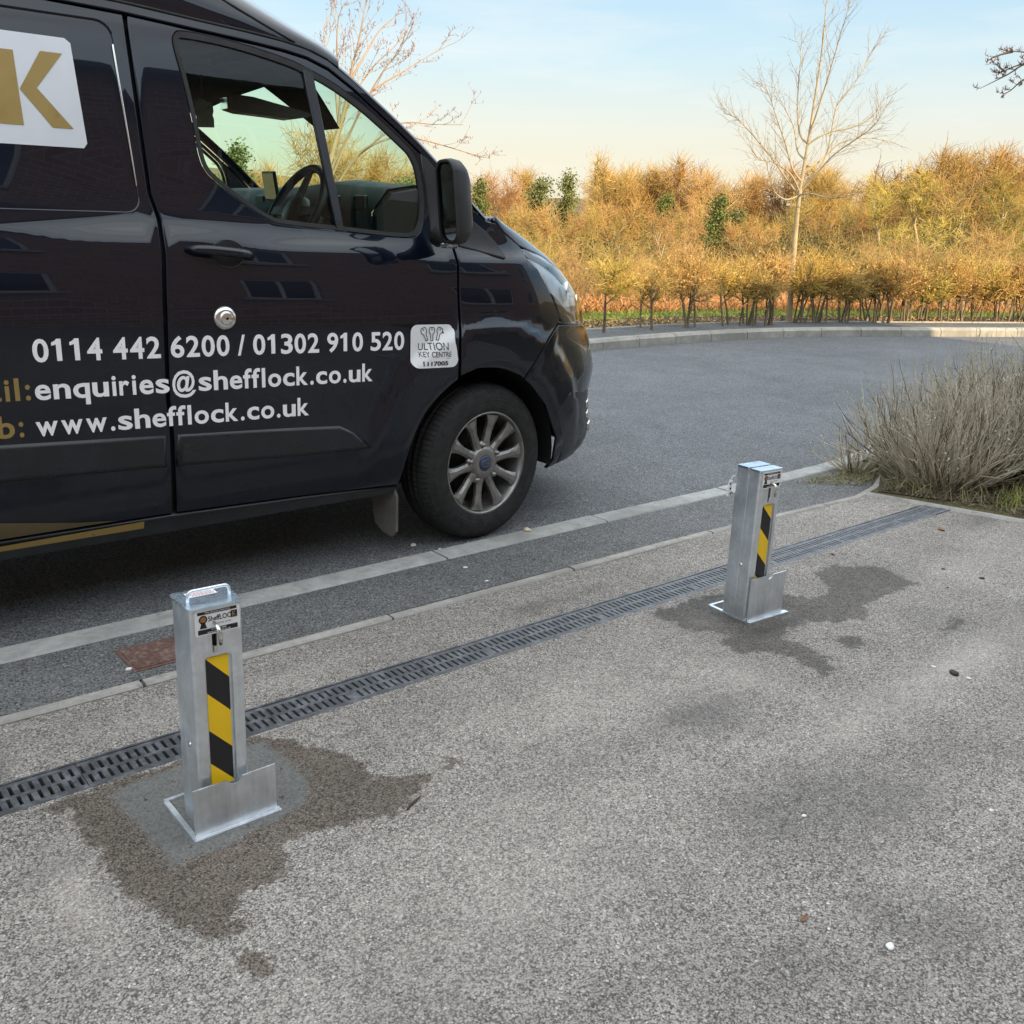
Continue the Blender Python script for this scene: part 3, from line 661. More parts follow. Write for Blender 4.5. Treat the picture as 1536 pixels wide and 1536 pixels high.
def tyre_mat():
    t = NT('tyre_rubber'); v = t.coord(); s_ = t.n('ShaderNodeSeparateXYZ'); t.t.links.new(v, s_.inputs[0])
    an = t.math('ARCTAN2', s_.outputs[0], s_.outputs[1]); r = t.math('SQRT', t.math('ADD', t.math('MULTIPLY', s_.outputs[0], s_.outputs[0]), t.math('MULTIPLY', s_.outputs[1], s_.outputs[1])))
    sp = t.math('SINE', t.math('MULTIPLY', an, 92.)); tread = t.mr(r, .318, .326); lug = t.math('MULTIPLY', t.mr(sp, .72, .86), tread)
    n = t.noise(v, 30, 4, .6); col = t.mix(t.mr(n, .35, .7), (.014, .014, .015), (.030, .029, .028)); col = t.mix(lug, col, (.007, .007, .007))
    ring = t.math('SINE', t.math('MULTIPLY', r, 420.)); side = t.math('MULTIPLY', t.mr(ring, .6, .9, 0, .25), t.math('SUBTRACT', 1., tread))
    t.p(col=col, rough=.78, spec=.3, normal=t.bump(t.math('SUBTRACT', side, lug), .7, .006)); return t.m
M_tyre = tyre_mat()
M_flap = varied('grey_mud_flap', (.115, .105, .098), .8, var=.3, scale=9)
M_blue = varied('blue_badge', (.03, .045, .10), .35)
M_acc = varied('brushed_vinyl', (.66, .68, .72), .4, metal=.15, var=.06)
M_decal = varied('off_white_decal', (.93, .94, .95), .4, var=.04, scale=9, dirt=((.6, .6, .58), .2))

# ------------------------------------------------------------------ van
VO = Vector((AX, YC, 0))
van = thing('delivery_van', VO, 'tall dark blue-black locksmith van parked along the kerb, with white phone and web lettering', 'van')
def vmesh(name, V, F, nrm=None, mats=None, smooth=True):
    V = np.array(V, float) - np.array(VO); me = pyd(name, V, F, smooth, mats)
    if nrm is not None:
        nn = np.array(nrm, float); me.normals_split_custom_set_from_vertices([tuple(q) for q in nn])
    return me
def vb(m, name, mat, par=van):
    m.v = [tuple(Vector(q) - VO) for q in m.v]; return m.build(name, mat, par)
def panel_data(outline, holes=(), off=0., h=.04, bev=.004, depth=.014, kind=None, wall=True):
    """a sheet-metal panel on the body surface: outline and openings in (s, z); rounded rim turning inwards"""
    loops = [offs(outline, bev)] + [offs(q, -bev) for q in holes]
    pts = []; E = []
    for L in loops:
        b = len(pts); pts += [tuple(p) for p in L]; E += [(b + i, b + (i + 1) % len(L)) for i in range(len(L))]
    nb = len(pts); A = np.array(loops[0]); x0, y0 = A.min(0); x1, y1 = A.max(0)
    gx, gy = np.meshgrid(np.arange(x0 + h / 2, x1, h), np.arange(y0 + h / 2, y1, h)); gx = gx.copy(); gx[::2] += h / 2; gx, gy = gx.ravel(), gy.ravel()
    ok = inside(loops[0], gx, gy) & (pdist(loops[0], gx, gy) > h * .45)
    for q in loops[1:]: ok &= ~inside(q, gx, gy) & (pdist(q, gx, gy) > h * .45)
    pts += list(zip(gx[ok], gy[ok]))
    r = delaunay_2d_cdt([Vector(p) for p in pts], E, [], 1, 1e-7)
    UV = np.array([tuple(p) for p in r[0]]); F = []
    for f in r[2]:
        q = [UV[i] for i in f]; c0 = sum(q) / 3
        if any(inside(L, c0[0], c0[1]) for L in loops[1:]): continue
        F.append(tuple(f) if area2(q) > 0 else tuple(f)[::-1])
    V = P(UV[:, 0], UV[:, 1], off); N = PN(UV[:, 0], UV[:, 1]); V = list(V); N = list(N)
    if wall:
        for k, (src, L) in enumerate(zip([outline] + list(holes), loops)):
            L = np.array(L); S_ = np.array(src); n = len(L); ccw = area2([tuple(p) for p in L]) > 0
            a = P(L[:, 0], L[:, 1], off); na = PN(L[:, 0], L[:, 1]); b2 = P(S_[:, 0], S_[:, 1], off - bev); nb2 = PN(S_[:, 0], S_[:, 1]); c = P(S_[:, 0], S_[:, 1], off - depth)
            out = b2 - a; out /= np.linalg.norm(out, axis=1, keepdims=True) + 1e-9
            out = (out + na * out.shape[0] * 0); base = len(V)
            side = out - na * (out * na).sum(1, keepdims=True); side /= np.linalg.norm(side, axis=1, keepdims=True) + 1e-9
            V += list(a) + list(b2) + list(c); N += list(na) + list((na * .5 + side) / np.linalg.norm(na * .5 + side, axis=1, keepdims=True)) + list(side)
            for i in range(n):
                j = (i + 1) % n
                for lo, hi in ((0, n), (n, 2 * n)):
                    f = (base + lo + i, base + hi + i, base + hi + j, base + lo + j); F.append(f if (ccw == (k == 0)) else f[::-1])
    return np.array(V), F, np.array(N)
def both(name, data, mat, par=van, par2=None, mirror=True, join=False):
    """the part on the kerb side and the same part on the far side"""
    V, F, N = data
    a = obj(name, vmesh(name, V, F, N), mat, par); b = None
    if mirror:
        V2 = V.copy(); V2[:, 1] = 2 * YC - V2[:, 1]; N2 = N.copy(); N2[:, 1] *= -1
        b = obj(name, vmesh(name, V2, [f[::-1] for f in F], N2), mat, par2 or par)
    return a, b
def spansym(name, data, mat, par=van):
    """a part that crosses the middle of the van: near half plus far half in one mesh"""
    V, F, N = data; n = len(V); V2 = V.copy(); V2[:, 1] = 2 * YC - V2[:, 1]; N2 = N.copy(); N2[:, 1] *= -1
    return obj(name, vmesh(name, np.concatenate([V, V2]), F + [tuple(i + n for i in f[::-1]) for f in F], np.concatenate([N, N2])), mat, par)
S_ = lambda L: [(x - X0, z) for x, z in L]
ALINE = [(-1.50, 1.945), (0.2, 1.94), (.80, 1.930), (1.1, 1.92), (1.339, 1.902), (1.638, 1.878), (1.80, 1.838), (1.98, 1.718), (2.15, 1.590), (2.30, 1.462), (2.40, 1.372), (2.462, 1.318)]
ALc = catmull(ALINE, 5)
AZ_ = lambda x: float(np.interp(x, [p[0] for p in ALc], [p[1] for p in ALc]))
WIN = catmull([(1.264, 1.855), (1.30, 1.868), (1.463, 1.858), (1.639, 1.829), (1.712, 1.808), (1.826, 1.763), (1.954, 1.688), (2.088, 1.590), (2.125, 1.555), (2.152, 1.495), (2.163, 1.378), (2.140, 1.292), (2.073, 1.256), (1.805, 1.274), (1.573, 1.292), (1.512, 1.308), (1.427, 1.358), (1.347, 1.418), (1.312, 1.453), (1.295, 1.504), (1.286, 1.605), (1.272, 1.72), (1.256, 1.82)], 3, True)
WINs = [(x - X0, z) for x, z in WIN]
def arch(cx, r, a0, a1, n=22): return [(cx + r * math.cos(R(a)), AZ + r * math.sin(R(a))) for a in np.linspace(a0, a1, n)]
# --- front door
ARCH = catmull([(2.022, .288), (2.048, .46), (2.106, .582), (2.189, .662), (2.2705, .716)], 5)
dtop = [(x, AZ_(x) - .028) for x in (1.124, 1.24, 1.339, 1.45, 1.55, 1.638, 1.72, 1.80, 1.89, 1.98, 2.06, 2.15, 2.22, 2.28)]
door_o = [(1.122, .338), (1.6, .322), (2.022, .300)] + ARCH[1:-1] + [(2.268, .716), (2.268, .9), (2.270, 1.05), (2.279, 1.16), (2.276, 1.215), (2.29, 1.33), (2.30, AZ_(2.30) - .03)] + dtop[::-1] + [(1.122, 1.86), (1.128, 1.375), (1.146, 1.30), (1.139, 1.20), (1.126, 1.05), (1.116, .733), (1.122, .62)]
dd_ = S_(door_o)
nd, fd = both('front_door', panel_data(dd_, [WINs], 0, .035), M_paint)
# rubber seal round the door window, dividing bar and two panes
gl_in = offs(WINs, .017)
def ring(o, i, off_o, off_i, h=.02):
    o = np.array(o); i = np.array(i); n = len(o); a = P(o[:, 0], o[:, 1], off_o - .006); b = P(o[:, 0], o[:, 1], off_o); c = P(i[:, 0], i[:, 1], off_i); e = P(i[:, 0], i[:, 1], off_i - .012)
    V = np.concatenate([a, b, c, e]); F = []
    for k in range(3):
        for q in range(n): F.append((k * n + q, (k + 1) * n + q, (k + 1) * n + (q + 1) % n, k * n + (q + 1) % n))
    if area2(WINs) > 0: F = [f[::-1] for f in F]
    N = np.concatenate([PN(o[:, 0], o[:, 1])] * 2 + [PN(i[:, 0], i[:, 1])] * 2); return V, F, N
both('window_seal', ring(offs(WINs, .001), gl_in, .003, -.004), M_rub, nd, fd)
both('window_pane', panel_data(offs(WINs, .012), [], -.012, .08, .001, .003, wall=False), M_glass, nd, fd)
bar = S_([(1.699, 1.815), (1.738, 1.803), (1.806, 1.270), (1.774, 1.272)])
both('window_divider', panel_data(bar, [], .001, .05, .003, .012), M_sat, nd, fd)
# --- fender, headlight, bumper, hood
fend = [(-.221, .728)] + [tuple(p) for p in catmull([(-.137, .752), (-.021, .744), (.076, .712), (.115, .690)], 4)] + [(.364, .908), (.385, .93), (.352, .995), (.326, 1.072), (.305, 1.137), (.25, 1.178), (.262, 1.226), (.15, 1.275), (.045, 1.316), (-.03, 1.322), (-.06, AZ_(2.44) - .004), (-.12, AZ_(2.38) - .004), (-.185, AZ_(2.315) - .004), (-.196, 1.33), (-.214, 1.215), (-.212, 1.16), (-.221, 1.05), (-.223, .9)]
both('front_wing', panel_data(fend, [], 0, .03), M_paint)
hl = catmull([(.258, 1.184), (.266, 1.219), (.42, 1.196), (.52, 1.164), (.66, 1.118), (.78, 1.052), (.86, 1.0), (.86, .93), (.78, .888), (.658, .884), (.50, .898), (.400, .918), (.364, .985), (.338, 1.068), (.317, 1.135)], 3, True)
both('headlight', panel_data(hl, [], -.035, .05, .002, .03), M_refl)
hls = [o for o in van.children if o.name.startswith('headlight')]
both('lens', panel_data(hl, [], .002, .03, .004, .012), M_lens, hls[0], hls[1])
both('headlight_surround', panel_data(catmull([(.41, .925), (.52, .905), (.62, .905), (.60, .935), (.50, .96), (.42, 1.02), (.375, 1.04), (.38, .98)], 3, True), [], -.022, .05, .002, .02), M_plas, hls[0], hls[1])
for (s0, z0, rad) in ((.56, 1.045, .045), (.66, .985, .04)):
    m = MB(); c = P(np.array([s0]), np.array([z0]), -.02)[0]; n_ = Vector((.75, -.65, 0))
    m.lathe([(rad, .012), (rad * .9, -.004), (rad * .5, -.018), (0, -.022)], 20, Matrix.Translation(c) @ n_.to_track_quat('Z', 'Y').to_matrix().to_4x4()); vb(m, 'projector', M_chrome, hls[0])
    m = MB(); c[1] = 2 * YC - c[1]; n_ = Vector((.75, .65, 0)); m.lathe([(rad, .012), (rad * .9, -.004), (rad * .5, -.018), (0, -.022)], 20, Matrix.Translation(c) @ n_.to_track_quat('Z', 'Y').to_matrix().to_4x4()); vb(m, 'projector', M_chrome, hls[1])
SM = SMAX - .0005
bump = [(.402, .235), (.396, .275), (.352, .40), (.319, .46), (.261, .562), (.164, .652), (.120, .686), (.372, .902), (.476, .895), (.66, .8815), (.90, .879), (SM, .879), (SM, .24), (.95, .245), (.78, .25), (.6, .24)]
spansym('front_bumper', panel_data(bump, [], 0, .03), M_paint)
lower = [(.47, .248), (.43, .29), (.375, .42), (.33, .53), (.42, .60), (.69, .575), (.98, .565), (1.02, .40), (.84, .36), (.70, .33), (.62, .26)]
both('bumper_insert', panel_data(catmull(lower, 1, True), [], .004, .04, .004, .01), M_sat)
for k in range(3):
    q = [(.70 + .012 * k, .515 - .058 * k), (.83, .508 - .058 * k), (.90, .495 - .058 * k), (.90, .468 - .058 * k), (.82, .462 - .058 * k), (.715 + .012 * k, .475 - .058 * k)]
    both('fog_lamp_strip', panel_data(q, [], .012, .03, .004, .014), M_chrome)
grl = [(.90, .885), (.93, 1.005), (SM, 1.005), (SM, .885)]
spansym('front_grille', panel_data(grl, [], -.012, .05, .004, .02), M_plas)
hood = [(.055, 1.323), (.15, 1.283), (.268, 1.233), (.42, 1.205), (.52, 1.174), (.67, 1.128), (.79, 1.06), (.90, 1.02), (SM, 1.02), (SM, 1.345), (.8, 1.345), (.3, 1.345), (.10, 1.343)]
spansym('bonnet', panel_data(hood, [], 0, .03), M_paint)
# black triangle below the mirror
sail = catmull([(-.196, 1.225), (-.10, 1.205), (.035, 1.178), (.050, 1.186), (.0, 1.238), (-.055, 1.288), (-.12, 1.328), (-.178, 1.338)], 1, True)
both('corner_trim', panel_data(sail, [], .007, .03, .005, .012), M_plas)
# --- rear side panel with its blanked window
rq = [(1.109, .338), (1.110, .62), (1.104, .733), (1.114, 1.05), (1.127, 1.20), (1.134, 1.30), (1.117, 1.375), (1.111, 1.86), (1.111, AZ_(1.11) - .028)] + [(x, AZ_(x) - .028) for x in (.9, .6, .2, -.3, -.9, -1.42)] + [(-1.47, 1.6), (-1.48, 1.0), (-1.47, .36), (-.91, .345)] + arch(-.488, .415, 178, 2) + [(-.065, .345)]
rwin = [(x, z) for x, z in rrect(1.40, .545, .045, 5, .370, 1.592)]; rwin = [(x + (.018 if z < 1.55 else .0) * (1.59 - z) / .27 * (x > 0) - (.0), z) for x, z in rwin]
rws = S_(rwin); both('rear_side_panel', panel_data(S_(rq), [rws], 0, .05), M_paint)
both('blank_window_panel', panel_data(offs(rws, -.004), [], -.007, .06, .001, .004, wall=False), M_paint)
glint = S_([(1.0655, 1.80), (1.0705, 1.803), (1.0865, 1.40), (1.0825, 1.392)])
both('edge_highlight', panel_data(glint, [], .001, .05, .0015, .006), M_chrome)  # bright strip stands in for the highlight along the panel's edge
# --- door-top rail / A pillar strip, and sill
rail = S_([(-1.47, AZ_(-1.47) - .024), (.2, AZ_(.2) - .024)] + [(x, AZ_(x) - .022) for x in (.8, 1.1, 1.339, 1.5, 1.638, 1.72, 1.80, 1.89, 1.98, 2.06, 2.15, 2.22, 2.30)] + [(2.36, AZ_(2.36) - .01)] + [(x, AZ_(x) + .004) for x in (2.36, 2.30, 2.22, 2.15, 2.06, 1.98, 1.89, 1.80, 1.72, 1.638, 1.5, 1.339, 1.1, .8, .2, -1.47)])
both('side_rail', panel_data(rail, [], .004, .05, .003, .02), M_paint)
sill = S_([(-.06, .338), (1.1, .331), (1.6, .315), (2.02, .294), (2.015, .262), (1.1, .262), (-.06, .268)])
both('sill', panel_data(sill, [], .004, .06, .006, .06), M_sat)
sill2 = S_([(-1.46, .352), (-.915, .338), (-.915, .27), (-1.46, .28)]); both('sill', panel_data(sill2, [], .004, .06, .006, .06), M_sat)
# --- side mouldings with a bevelled upper edge
def moulding(poly, par, mat=M_sat, off=.016, bev=.020):
    return both('side_moulding', panel_data(S_(poly), [], off, .05, bev, off + .004), mat)
moulding([(1.130, .618), (1.579, .594), (1.742, .582), (1.80, .552), (1.878, .480), (1.84, .472), (1.576, .478), (1.124, .503)], van)
moulding([(-.05, .675), (.6, .646), (1.098, .620), (1.092, .505), (.587, .523), (-.05, .55)], van)
# inner core that closes the gaps between the panels
core = S_([(-1.45, .34), (-.95, .34), (-.95, .80), (.0, .80), (.0, .34), (2.0, .31), (2.02, .5), (2.12, .70), (2.24, .78), (2.28, 1.20), (1.55, 1.26), (1.25, 1.5), (1.23, 1.86), (-1.45, 1.92)])
both('inner_panel', panel_data(core, [], -.03, .08, .002, .004, wall=False), M_hole)
core2 = [(-.27, .80), (.12, .78), (.30, .93), (.27, 1.2), (.0, 1.30), (-.15, 1.3), (-.27, 1.2)]
both('inner_panel', panel_data(core2, [], -.03, .08, .002, .004, wall=False), M_hole)

# --- roof, windscreen and pillar rounding
def tq(x): return P(np.array([x - X0]), np.array([AZ_(x) + .004]), .004)[0]
xs_ = list(np.linspace(-1.47, .9, 9)) + list(np.linspace(1.0, 1.84, 26))
ZT = pchip([-1.5, .5, .85, 1.05, 1.25, 1.45, 1.62, 1.74, 1.80, 1.84], [2.33, 2.345, 2.335, 2.30, 2.235, 2.13, 2.03, 1.965, 1.94, 1.915])
V = []; F = []; nT = 41
for x in xs_:
    e = tq(x); zt = float(ZT(x)); wE = YC - e[1]; front = sstep(.9, 1.84, x)
    for k in range(nT):
        ph = math.pi * k / (nT - 1); c_, s2 = math.cos(ph), math.sin(ph)
        yy = wE * np.sign(c_) * abs(c_) ** (.62); zz = e[2] + (zt - e[2]) * abs(s2) ** (.78)
        V.append((x + .16 * front * (1 - (yy / wE) ** 2), YC - yy, zz))
for i in range(len(xs_) - 1):
    for k in range(nT - 1): F.append((i * nT + k, i * nT + k + 1, (i + 1) * nT + k + 1, (i + 1) * nT + k))
obj('high_roof', vmesh('high_roof', V, F), M_paint, van)
# gutter joint
m = MB(); pts = [P(np.array([x - X0]), np.array([AZ_(x) + .006]), .004)[0] for x in np.linspace(-1.45, 1.80, 60)]; m.tube(pts, .0045, 6)
pts2 = [(p[0], 2 * YC - p[1], p[2]) for p in pts]; vb(m, 'roof_joint', M_rub); m = MB(); m.tube(pts2, .0045, 6); vb(m, 'roof_joint', M_rub)
for f0 in (1, -1):
    m = MB(); pts = []
    for u in np.linspace(0, 1, 24):
        x = .7 + u * .98; ph = .50 * (1 - u ** 2.2) + .03; e = tq(x); zt = float(ZT(x)); wE = YC - e[1]; c_ = math.cos(ph) ** .62; s2 = math.sin(ph) ** .78; yy = wE * c_
        pts.append((x + .16 * float(sstep(.9, 1.84, x)) * (1 - c_ * c_), YC - f0 * yy, e[2] + (zt - e[2]) * s2))
    m.tube(pts, .0045, 6); vb(m, 'roof_crease', M_rub)
# windscreen
xa = [1.84, 1.90, 1.98, 2.06, 2.15, 2.23, 2.30, 2.36, 2.41, 2.455]
V = []; F = []; nT = 25
for i, x in enumerate(xa):
    e = tq(x); e = e + np.array([.010, .035, .006]); wE = YC - e[1]; u = i / (len(xa) - 1)
    for k in range(nT):
        q = -1 + 2 * k / (nT - 1); V.append((e[0] + .16 * (1 - abs(q) ** 2.2), YC + q * wE, e[2] + .10 * (1 - u) * (1 - q * q)))
for i in range(len(xa) - 1):
    for k in range(nT - 1): F.append((i * nT + k, i * nT + k + 1, (i + 1) * nT + k + 1, (i + 1) * nT + k))
ws = obj('windscreen', vmesh('windscreen', V, F), M_screen, van)
def wpt(x, q, off=0.):
    e = tq(x) + np.array([.010, .035, .006]); wE = YC - e[1]; u = np.clip((x - 1.84) / .615, 0, 1); return np.array([e[0] + .16 * (1 - abs(q) ** 2.2) - off * .6, YC + q * wE, e[2] + .10 * (1 - u) * (1 - q * q) - off * .8])
m = MB(); Vf = [wpt(x, q, .004) for x in (1.845, 1.90) for q in np.linspace(-.98, .98, 15)]; m.add(Vf, [(i, i + 1, 15 + i + 1, 15 + i) for i in range(14)])
Vf = [wpt(x, q * (1 - .62 * (x - 1.90) / .22), .005) for x in np.linspace(1.90, 2.10, 5) for q in np.linspace(-.26, .26, 5)]; m.add(Vf, [(i * 5 + j, i * 5 + j + 1, i * 5 + j + 6, i * 5 + j + 5) for i in range(4) for j in range(4)])
vb(m, 'sun_band', M_hole, ws)
k = 6
for sgn in (1, -1):
    V = []; F = []; b = 0
    for x in np.linspace(1.80, 2.46, 24):
        a = tq(x); e = a + np.array([.012, .040, .004]); n0 = PN(np.array([x - X0]), np.array([AZ_(x)]))[0]
        for j in range(k):
            t_ = j / (k - 1); p = a * (1 - t_) + e * t_; bul = math.sin(math.pi * t_) * .010; dn = np.array([.45, -.55, .70]); p = p + dn * bul
            V.append((p[0], p[1] if sgn > 0 else 2 * YC - p[1], p[2]))
    for i in range(23):
        for j in range(k - 1):
            f = (b + i * k + j, b + (i + 1) * k + j, b + (i + 1) * k + j + 1, b + i * k + j + 1); F.append(f if sgn > 0 else f[::-1])
    obj('screen_pillar', vmesh('screen_pillar', V, F), M_paint, van)
# scuttle between windscreen and bonnet
V = []; F = []
for x, z, hw in ((2.43, 1.330, .80), (2.50, 1.345, .80), (2.58, 1.332, .78)):
    for q in np.linspace(-1, 1, 17): V.append((x + .05 * (1 - q * q) , YC + q * hw, z - .012 * abs(q) ** 3))
for i in range(2):
    for j in range(16): F.append((i * 17 + j, i * 17 + j + 1, (i + 1) * 17 + j + 1, (i + 1) * 17 + j))
obj('scuttle', vmesh('scuttle', V, F), M_plas, van)
# rear end, floor, wheel housings
m = MB(); m.box((-1.475, YC, 1.12), (.03, 1.80, 1.58), 0, None, .01); vb(m, 'rear_doors', M_paint)
m = MB(); m.box((-1.475, YC, 2.05), (.025, 1.5, .3), 0, None, .01); vb(m, 'rear_header', M_paint)
m = MB(); m.box((.75, YC, .36), (3.2, 1.55, .04)); m.box((.35, YC, .30), (3.4, .9, .09)); m.box((3.0, YC, .42), (.55, 1.2, .04)); vb(m, 'underbody', M_hole)
for cx in (AX, -.488):
    for sgn in (1, -1):
        m = MB(); V = []; n = 24
        for i in range(n + 1):
            a = R(-14 + 190 * i / n); rr_ = .412
            for y in (.918, .60): V.append((cx + rr_ * math.cos(a), YC - sgn * y, max(AZ + rr_ * math.sin(a), .27)))
        m.add(V, [(2 * i, 2 * i + 1, 2 * i + 3, 2 * i + 2) for i in range(n)])
        m.add([(cx - .42, YC - sgn * .60, .2), (cx + .42, YC - sgn * .60, .2), (cx + .42, YC - sgn * .60, .78), (cx - .42, YC - sgn * .60, .78)], [(0, 1, 2, 3)]); vb(m, 'wheel_housing', M_hole)
# --- bits on the door
def hp(x, z, o=0.): return P(np.array([x - X0]), np.array([z]), o)[0]
m = MB(); pts = [hp(x, 1.207 - .09 * (x - 1.21) * 1., o) for x, o in zip(np.linspace(1.207, 1.427, 9), (.004, .026, .034, .037, .037, .037, .034, .026, .006))]
m.tube(pts, [.010, .014, .0155, .016, .016, .016, .0155, .014, .010], 10); 
m2 = MB(); cup = [(1.345 + .056 * math.cos(a), 1.196 + .042 * math.sin(a)) for a in np.linspace(0, 2 * math.pi, 20, endpoint=False)]
for sgn in (1, -1):
    for mm, nm, mt in ((m, 'door_handle', M_paint), (m2, 'handle_cup', M_hole)): pass
vb(m, 'door_handle', M_paint, nd)
both('handle_cup', panel_data(S_(cup), [], .0015, .03, .002, .004, wall=False), M_hole, nd, fd)
both('handle_cup_rim', (lambda: (lambda V, F, N: (V, F, N))(*panel_data(S_([(1.345 + .060 * math.cos(a), 1.194 + .046 * math.sin(a)) for a in np.linspace(0, 2 * math.pi, 24, endpoint=False)]), [S_(cup)], .0025, .03, .0015, .003)))(), M_paint, nd, fd)
c = hp(1.314, .990, .0); n_ = Vector(PN(np.array([1.314 - X0]), np.array([.99]))[0]); Ml = Matrix.Translation(c) @ n_.to_track_quat('Z', 'Y').to_matrix().to_4x4()
m = MB(); m.lathe([(.039, .0), (.039, .004), (.033, .010), (.024, .0125), (.0215, .0125), (.0215, .018), (.019, .020), (0, .020)], 36, Ml); lock = vb(m, 'security_lock', M_chrome, nd)
m = MB(); m.lathe([(.0045, .0202), (.0045, .0212), (0, .0212)], 12, Ml); vb(m, 'keyhole', M_hole, lock)
# --- lettering
def sur(o): return lambda u, q: hp(u, q, o)
ADV = dict(zip("abcdefhiklmnoqrsuw", (.556, .611, .556, .611, .556, .333, .611, .278, .556, .278, .889, .611, .611, .611, .389, .556, .611, .778)))
ADV.update({' ': .278, '/': .278, '.': .278, ':': .333, '@': .975, 'E': .667, 'W': .944}); NAR = {'i': .14, 'l': .14, '.': .145, ':': .145, 'f': .34, 'r': .335, '/': .29}
ONE = [(.10, .50), (.10, .60), (.19, .655), (.245, .72), (.36, .72), (.36, 0), (.22, 0), (.22, .54), (.17, .515)]
GL = {}
def glyph(ch):
    if ch not in GL:
        if ch == '1': GL[ch] = (np.array(ONE), [(0, 8, 2, 1), (8, 7, 3, 2), (7, 6, 5, 4), (7, 4, 3)])
        else: GL[ch] = text_mesh(ch, .022)
    return GL[ch]
DIG_H = None
def letters(name, body, x0, x1, zb0, zb1, h, mat, o=.0016, par=van):
    """one line of vinyl letters; baseline from (x0,zb0) to (x1,zb1); h = height of a digit or capital"""
    V = []; F = []; pen = 0.; cap = glyph('E')[0][:, 1].max()
    for ch in body:
        adv = ADV.get(ch, .556)
        if ch != ' ':
            g, f = glyph(ch); ink = .30 if ch == '1' else NAR.get(ch, adv * .87); lo, hi = g[:, 0].min(), g[:, 0].max(); off_ = .06 if ch == '1' else (adv - ink) / 2; b = len(V)
            for p in g: V.append((pen + off_ + (p[0] - lo) / (hi - lo) * ink, p[1] / (.72 if ch == '1' else cap)))
            F += [tuple(i + b for i in q) for q in f]
        pen += adv
    V = np.array(V); lo, hi = V[:, 0].min(), V[:, 0].max(); u = (V[:, 0] - lo) / (hi - lo); xx = x0 + u * (x1 - x0); zz = zb0 + u * (zb1 - zb0) + V[:, 1] * h
    return obj(name, vmesh(name, P(xx - X0, zz, o), F, None, None, False), mat, par)
letters('phone_lettering', '0114 442 6200 / 01302 910 520', .715, 2.018, .884, .848, .0665, M_decal)
letters('email_lettering', 'enquiries@shefflock.co.uk', .710, 1.880, .770, .738, .0655, M_decal)
letters('web_lettering', 'www.shefflock.co.uk', .703, 1.615, .659, .634, .064, M_decal)
letters('gold_lettering', 'Email:', .425, .698, .778, .772, .066, M_gold); letters('gold_lettering', 'Web:', .470, .669, .666, .662, .066, M_gold)
# logo panel
kp = [(.55, 1.803), (.931, 1.803), (.947, 1.790), (.9555, 1.511), (.944, 1.496), (.55, 1.494)]
kpanel = obj('logo_panel', vmesh('logo_panel', *panel_data(catmull(S_(kp), 1, True), [], -.005, .06, .001, .002, wall=False)), M_acc, van)
K1 = S_([(.715, 1.752), (.785, 1.752), (.785, 1.549), (.715, 1.549)]); K2 = S_([(.787, 1.648), (.857, 1.758), (.919, 1.758), (.835, 1.655), (.922, 1.549), (.862, 1.549)])
V = []; F = []
for q in (K1, K2):
    b = len(V); d_ = panel_data(q, [], -.0038, .05, .0005, .001, wall=False); V += list(d_[0]); F += [tuple(i + b for i in f) for f in d_[1]]
obj('gold_letter', vmesh('gold_letter', V, F), M_gold, kpanel)
# key-centre sticker
st = rrect(.205, .166, .030, 6, 2.148, .853); st = [(x + (.006 if z < .85 else -.004) * (x > 2.148), z - .026 * (x - 2.148)) for x, z in st]
m = MB(); V, F, N = panel_data(S_(st), [], .0030, .016, .0005, .001, wall=False); sk = obj('sticker', vmesh('sticker', V, F, N), M_white, van)
m = MB(); f1 = lambda u, q: hp(u, q - .026 * (u - 2.148), .0042)
lay_text(m, 'ULTION', 2.080, 2.208, .838, .866, f1); lay_text(m, 'KEY CENTRE', 2.082, 2.222, .812, .832, f1); lay_text(m, '1117005', 2.092, 2.208, .779, .796, f1, 0, .03); rpoly(m, [(2.085, .806), (2.215, .806), (2.215, .8075), (2.085, .8075)], f1)
for dx, an in ((-.032, 22), (0, 0), (.032, -22)):
    key = [(-.006, -.026), (.006, -.026), (.007, .0), (.014, .008), (.014, .022), (.008, .028), (-.008, .028), (-.014, .022), (-.014, .008), (-.007, .0)]
    ca, sa = math.cos(R(an)), math.sin(R(an)); tr_ = lambda L: [(2.143 + dx + x * ca - z * sa, .898 + x * sa + z * ca) for x, z in L]
    o_, i_ = tr_(key), tr_(offs(key, .003)); n = len(o_)
    for i in range(n): m.add([f1(*o_[i]), f1(*o_[(i + 1) % n]), f1(*i_[(i + 1) % n]), f1(*i_[i])], [(0, 1, 2, 3)])
    rpoly(m, tr_(circ(0, .019, .003, 10)), f1)
vb(m, 'sticker_print', M_ink, sk)
# gold stripes low on the rear panel
g1 = S_([(1.008, .333), (1.008, .305), (.571, .308), (.0, .315), (.0, .335), (.571, .328)])
V, F, N = panel_data(g1, [], .011, .06, .001, .002, wall=False); obj('gold_stripe', vmesh('gold_stripe', V, F, N), M_gold, van)
g2 = S_([(.93, .345), (.571, .345), (.0, .36), (.0, .47), (.40, .425), (.571, .402), (.80, .362)])
V, F, N = panel_data(g2, [], .0022, .06, .001, .002, wall=False); obj('gold_flash', vmesh('gold_flash', V, F, N), varied('dull_gold', (.10, .075, .035), .45, var=.2), van)
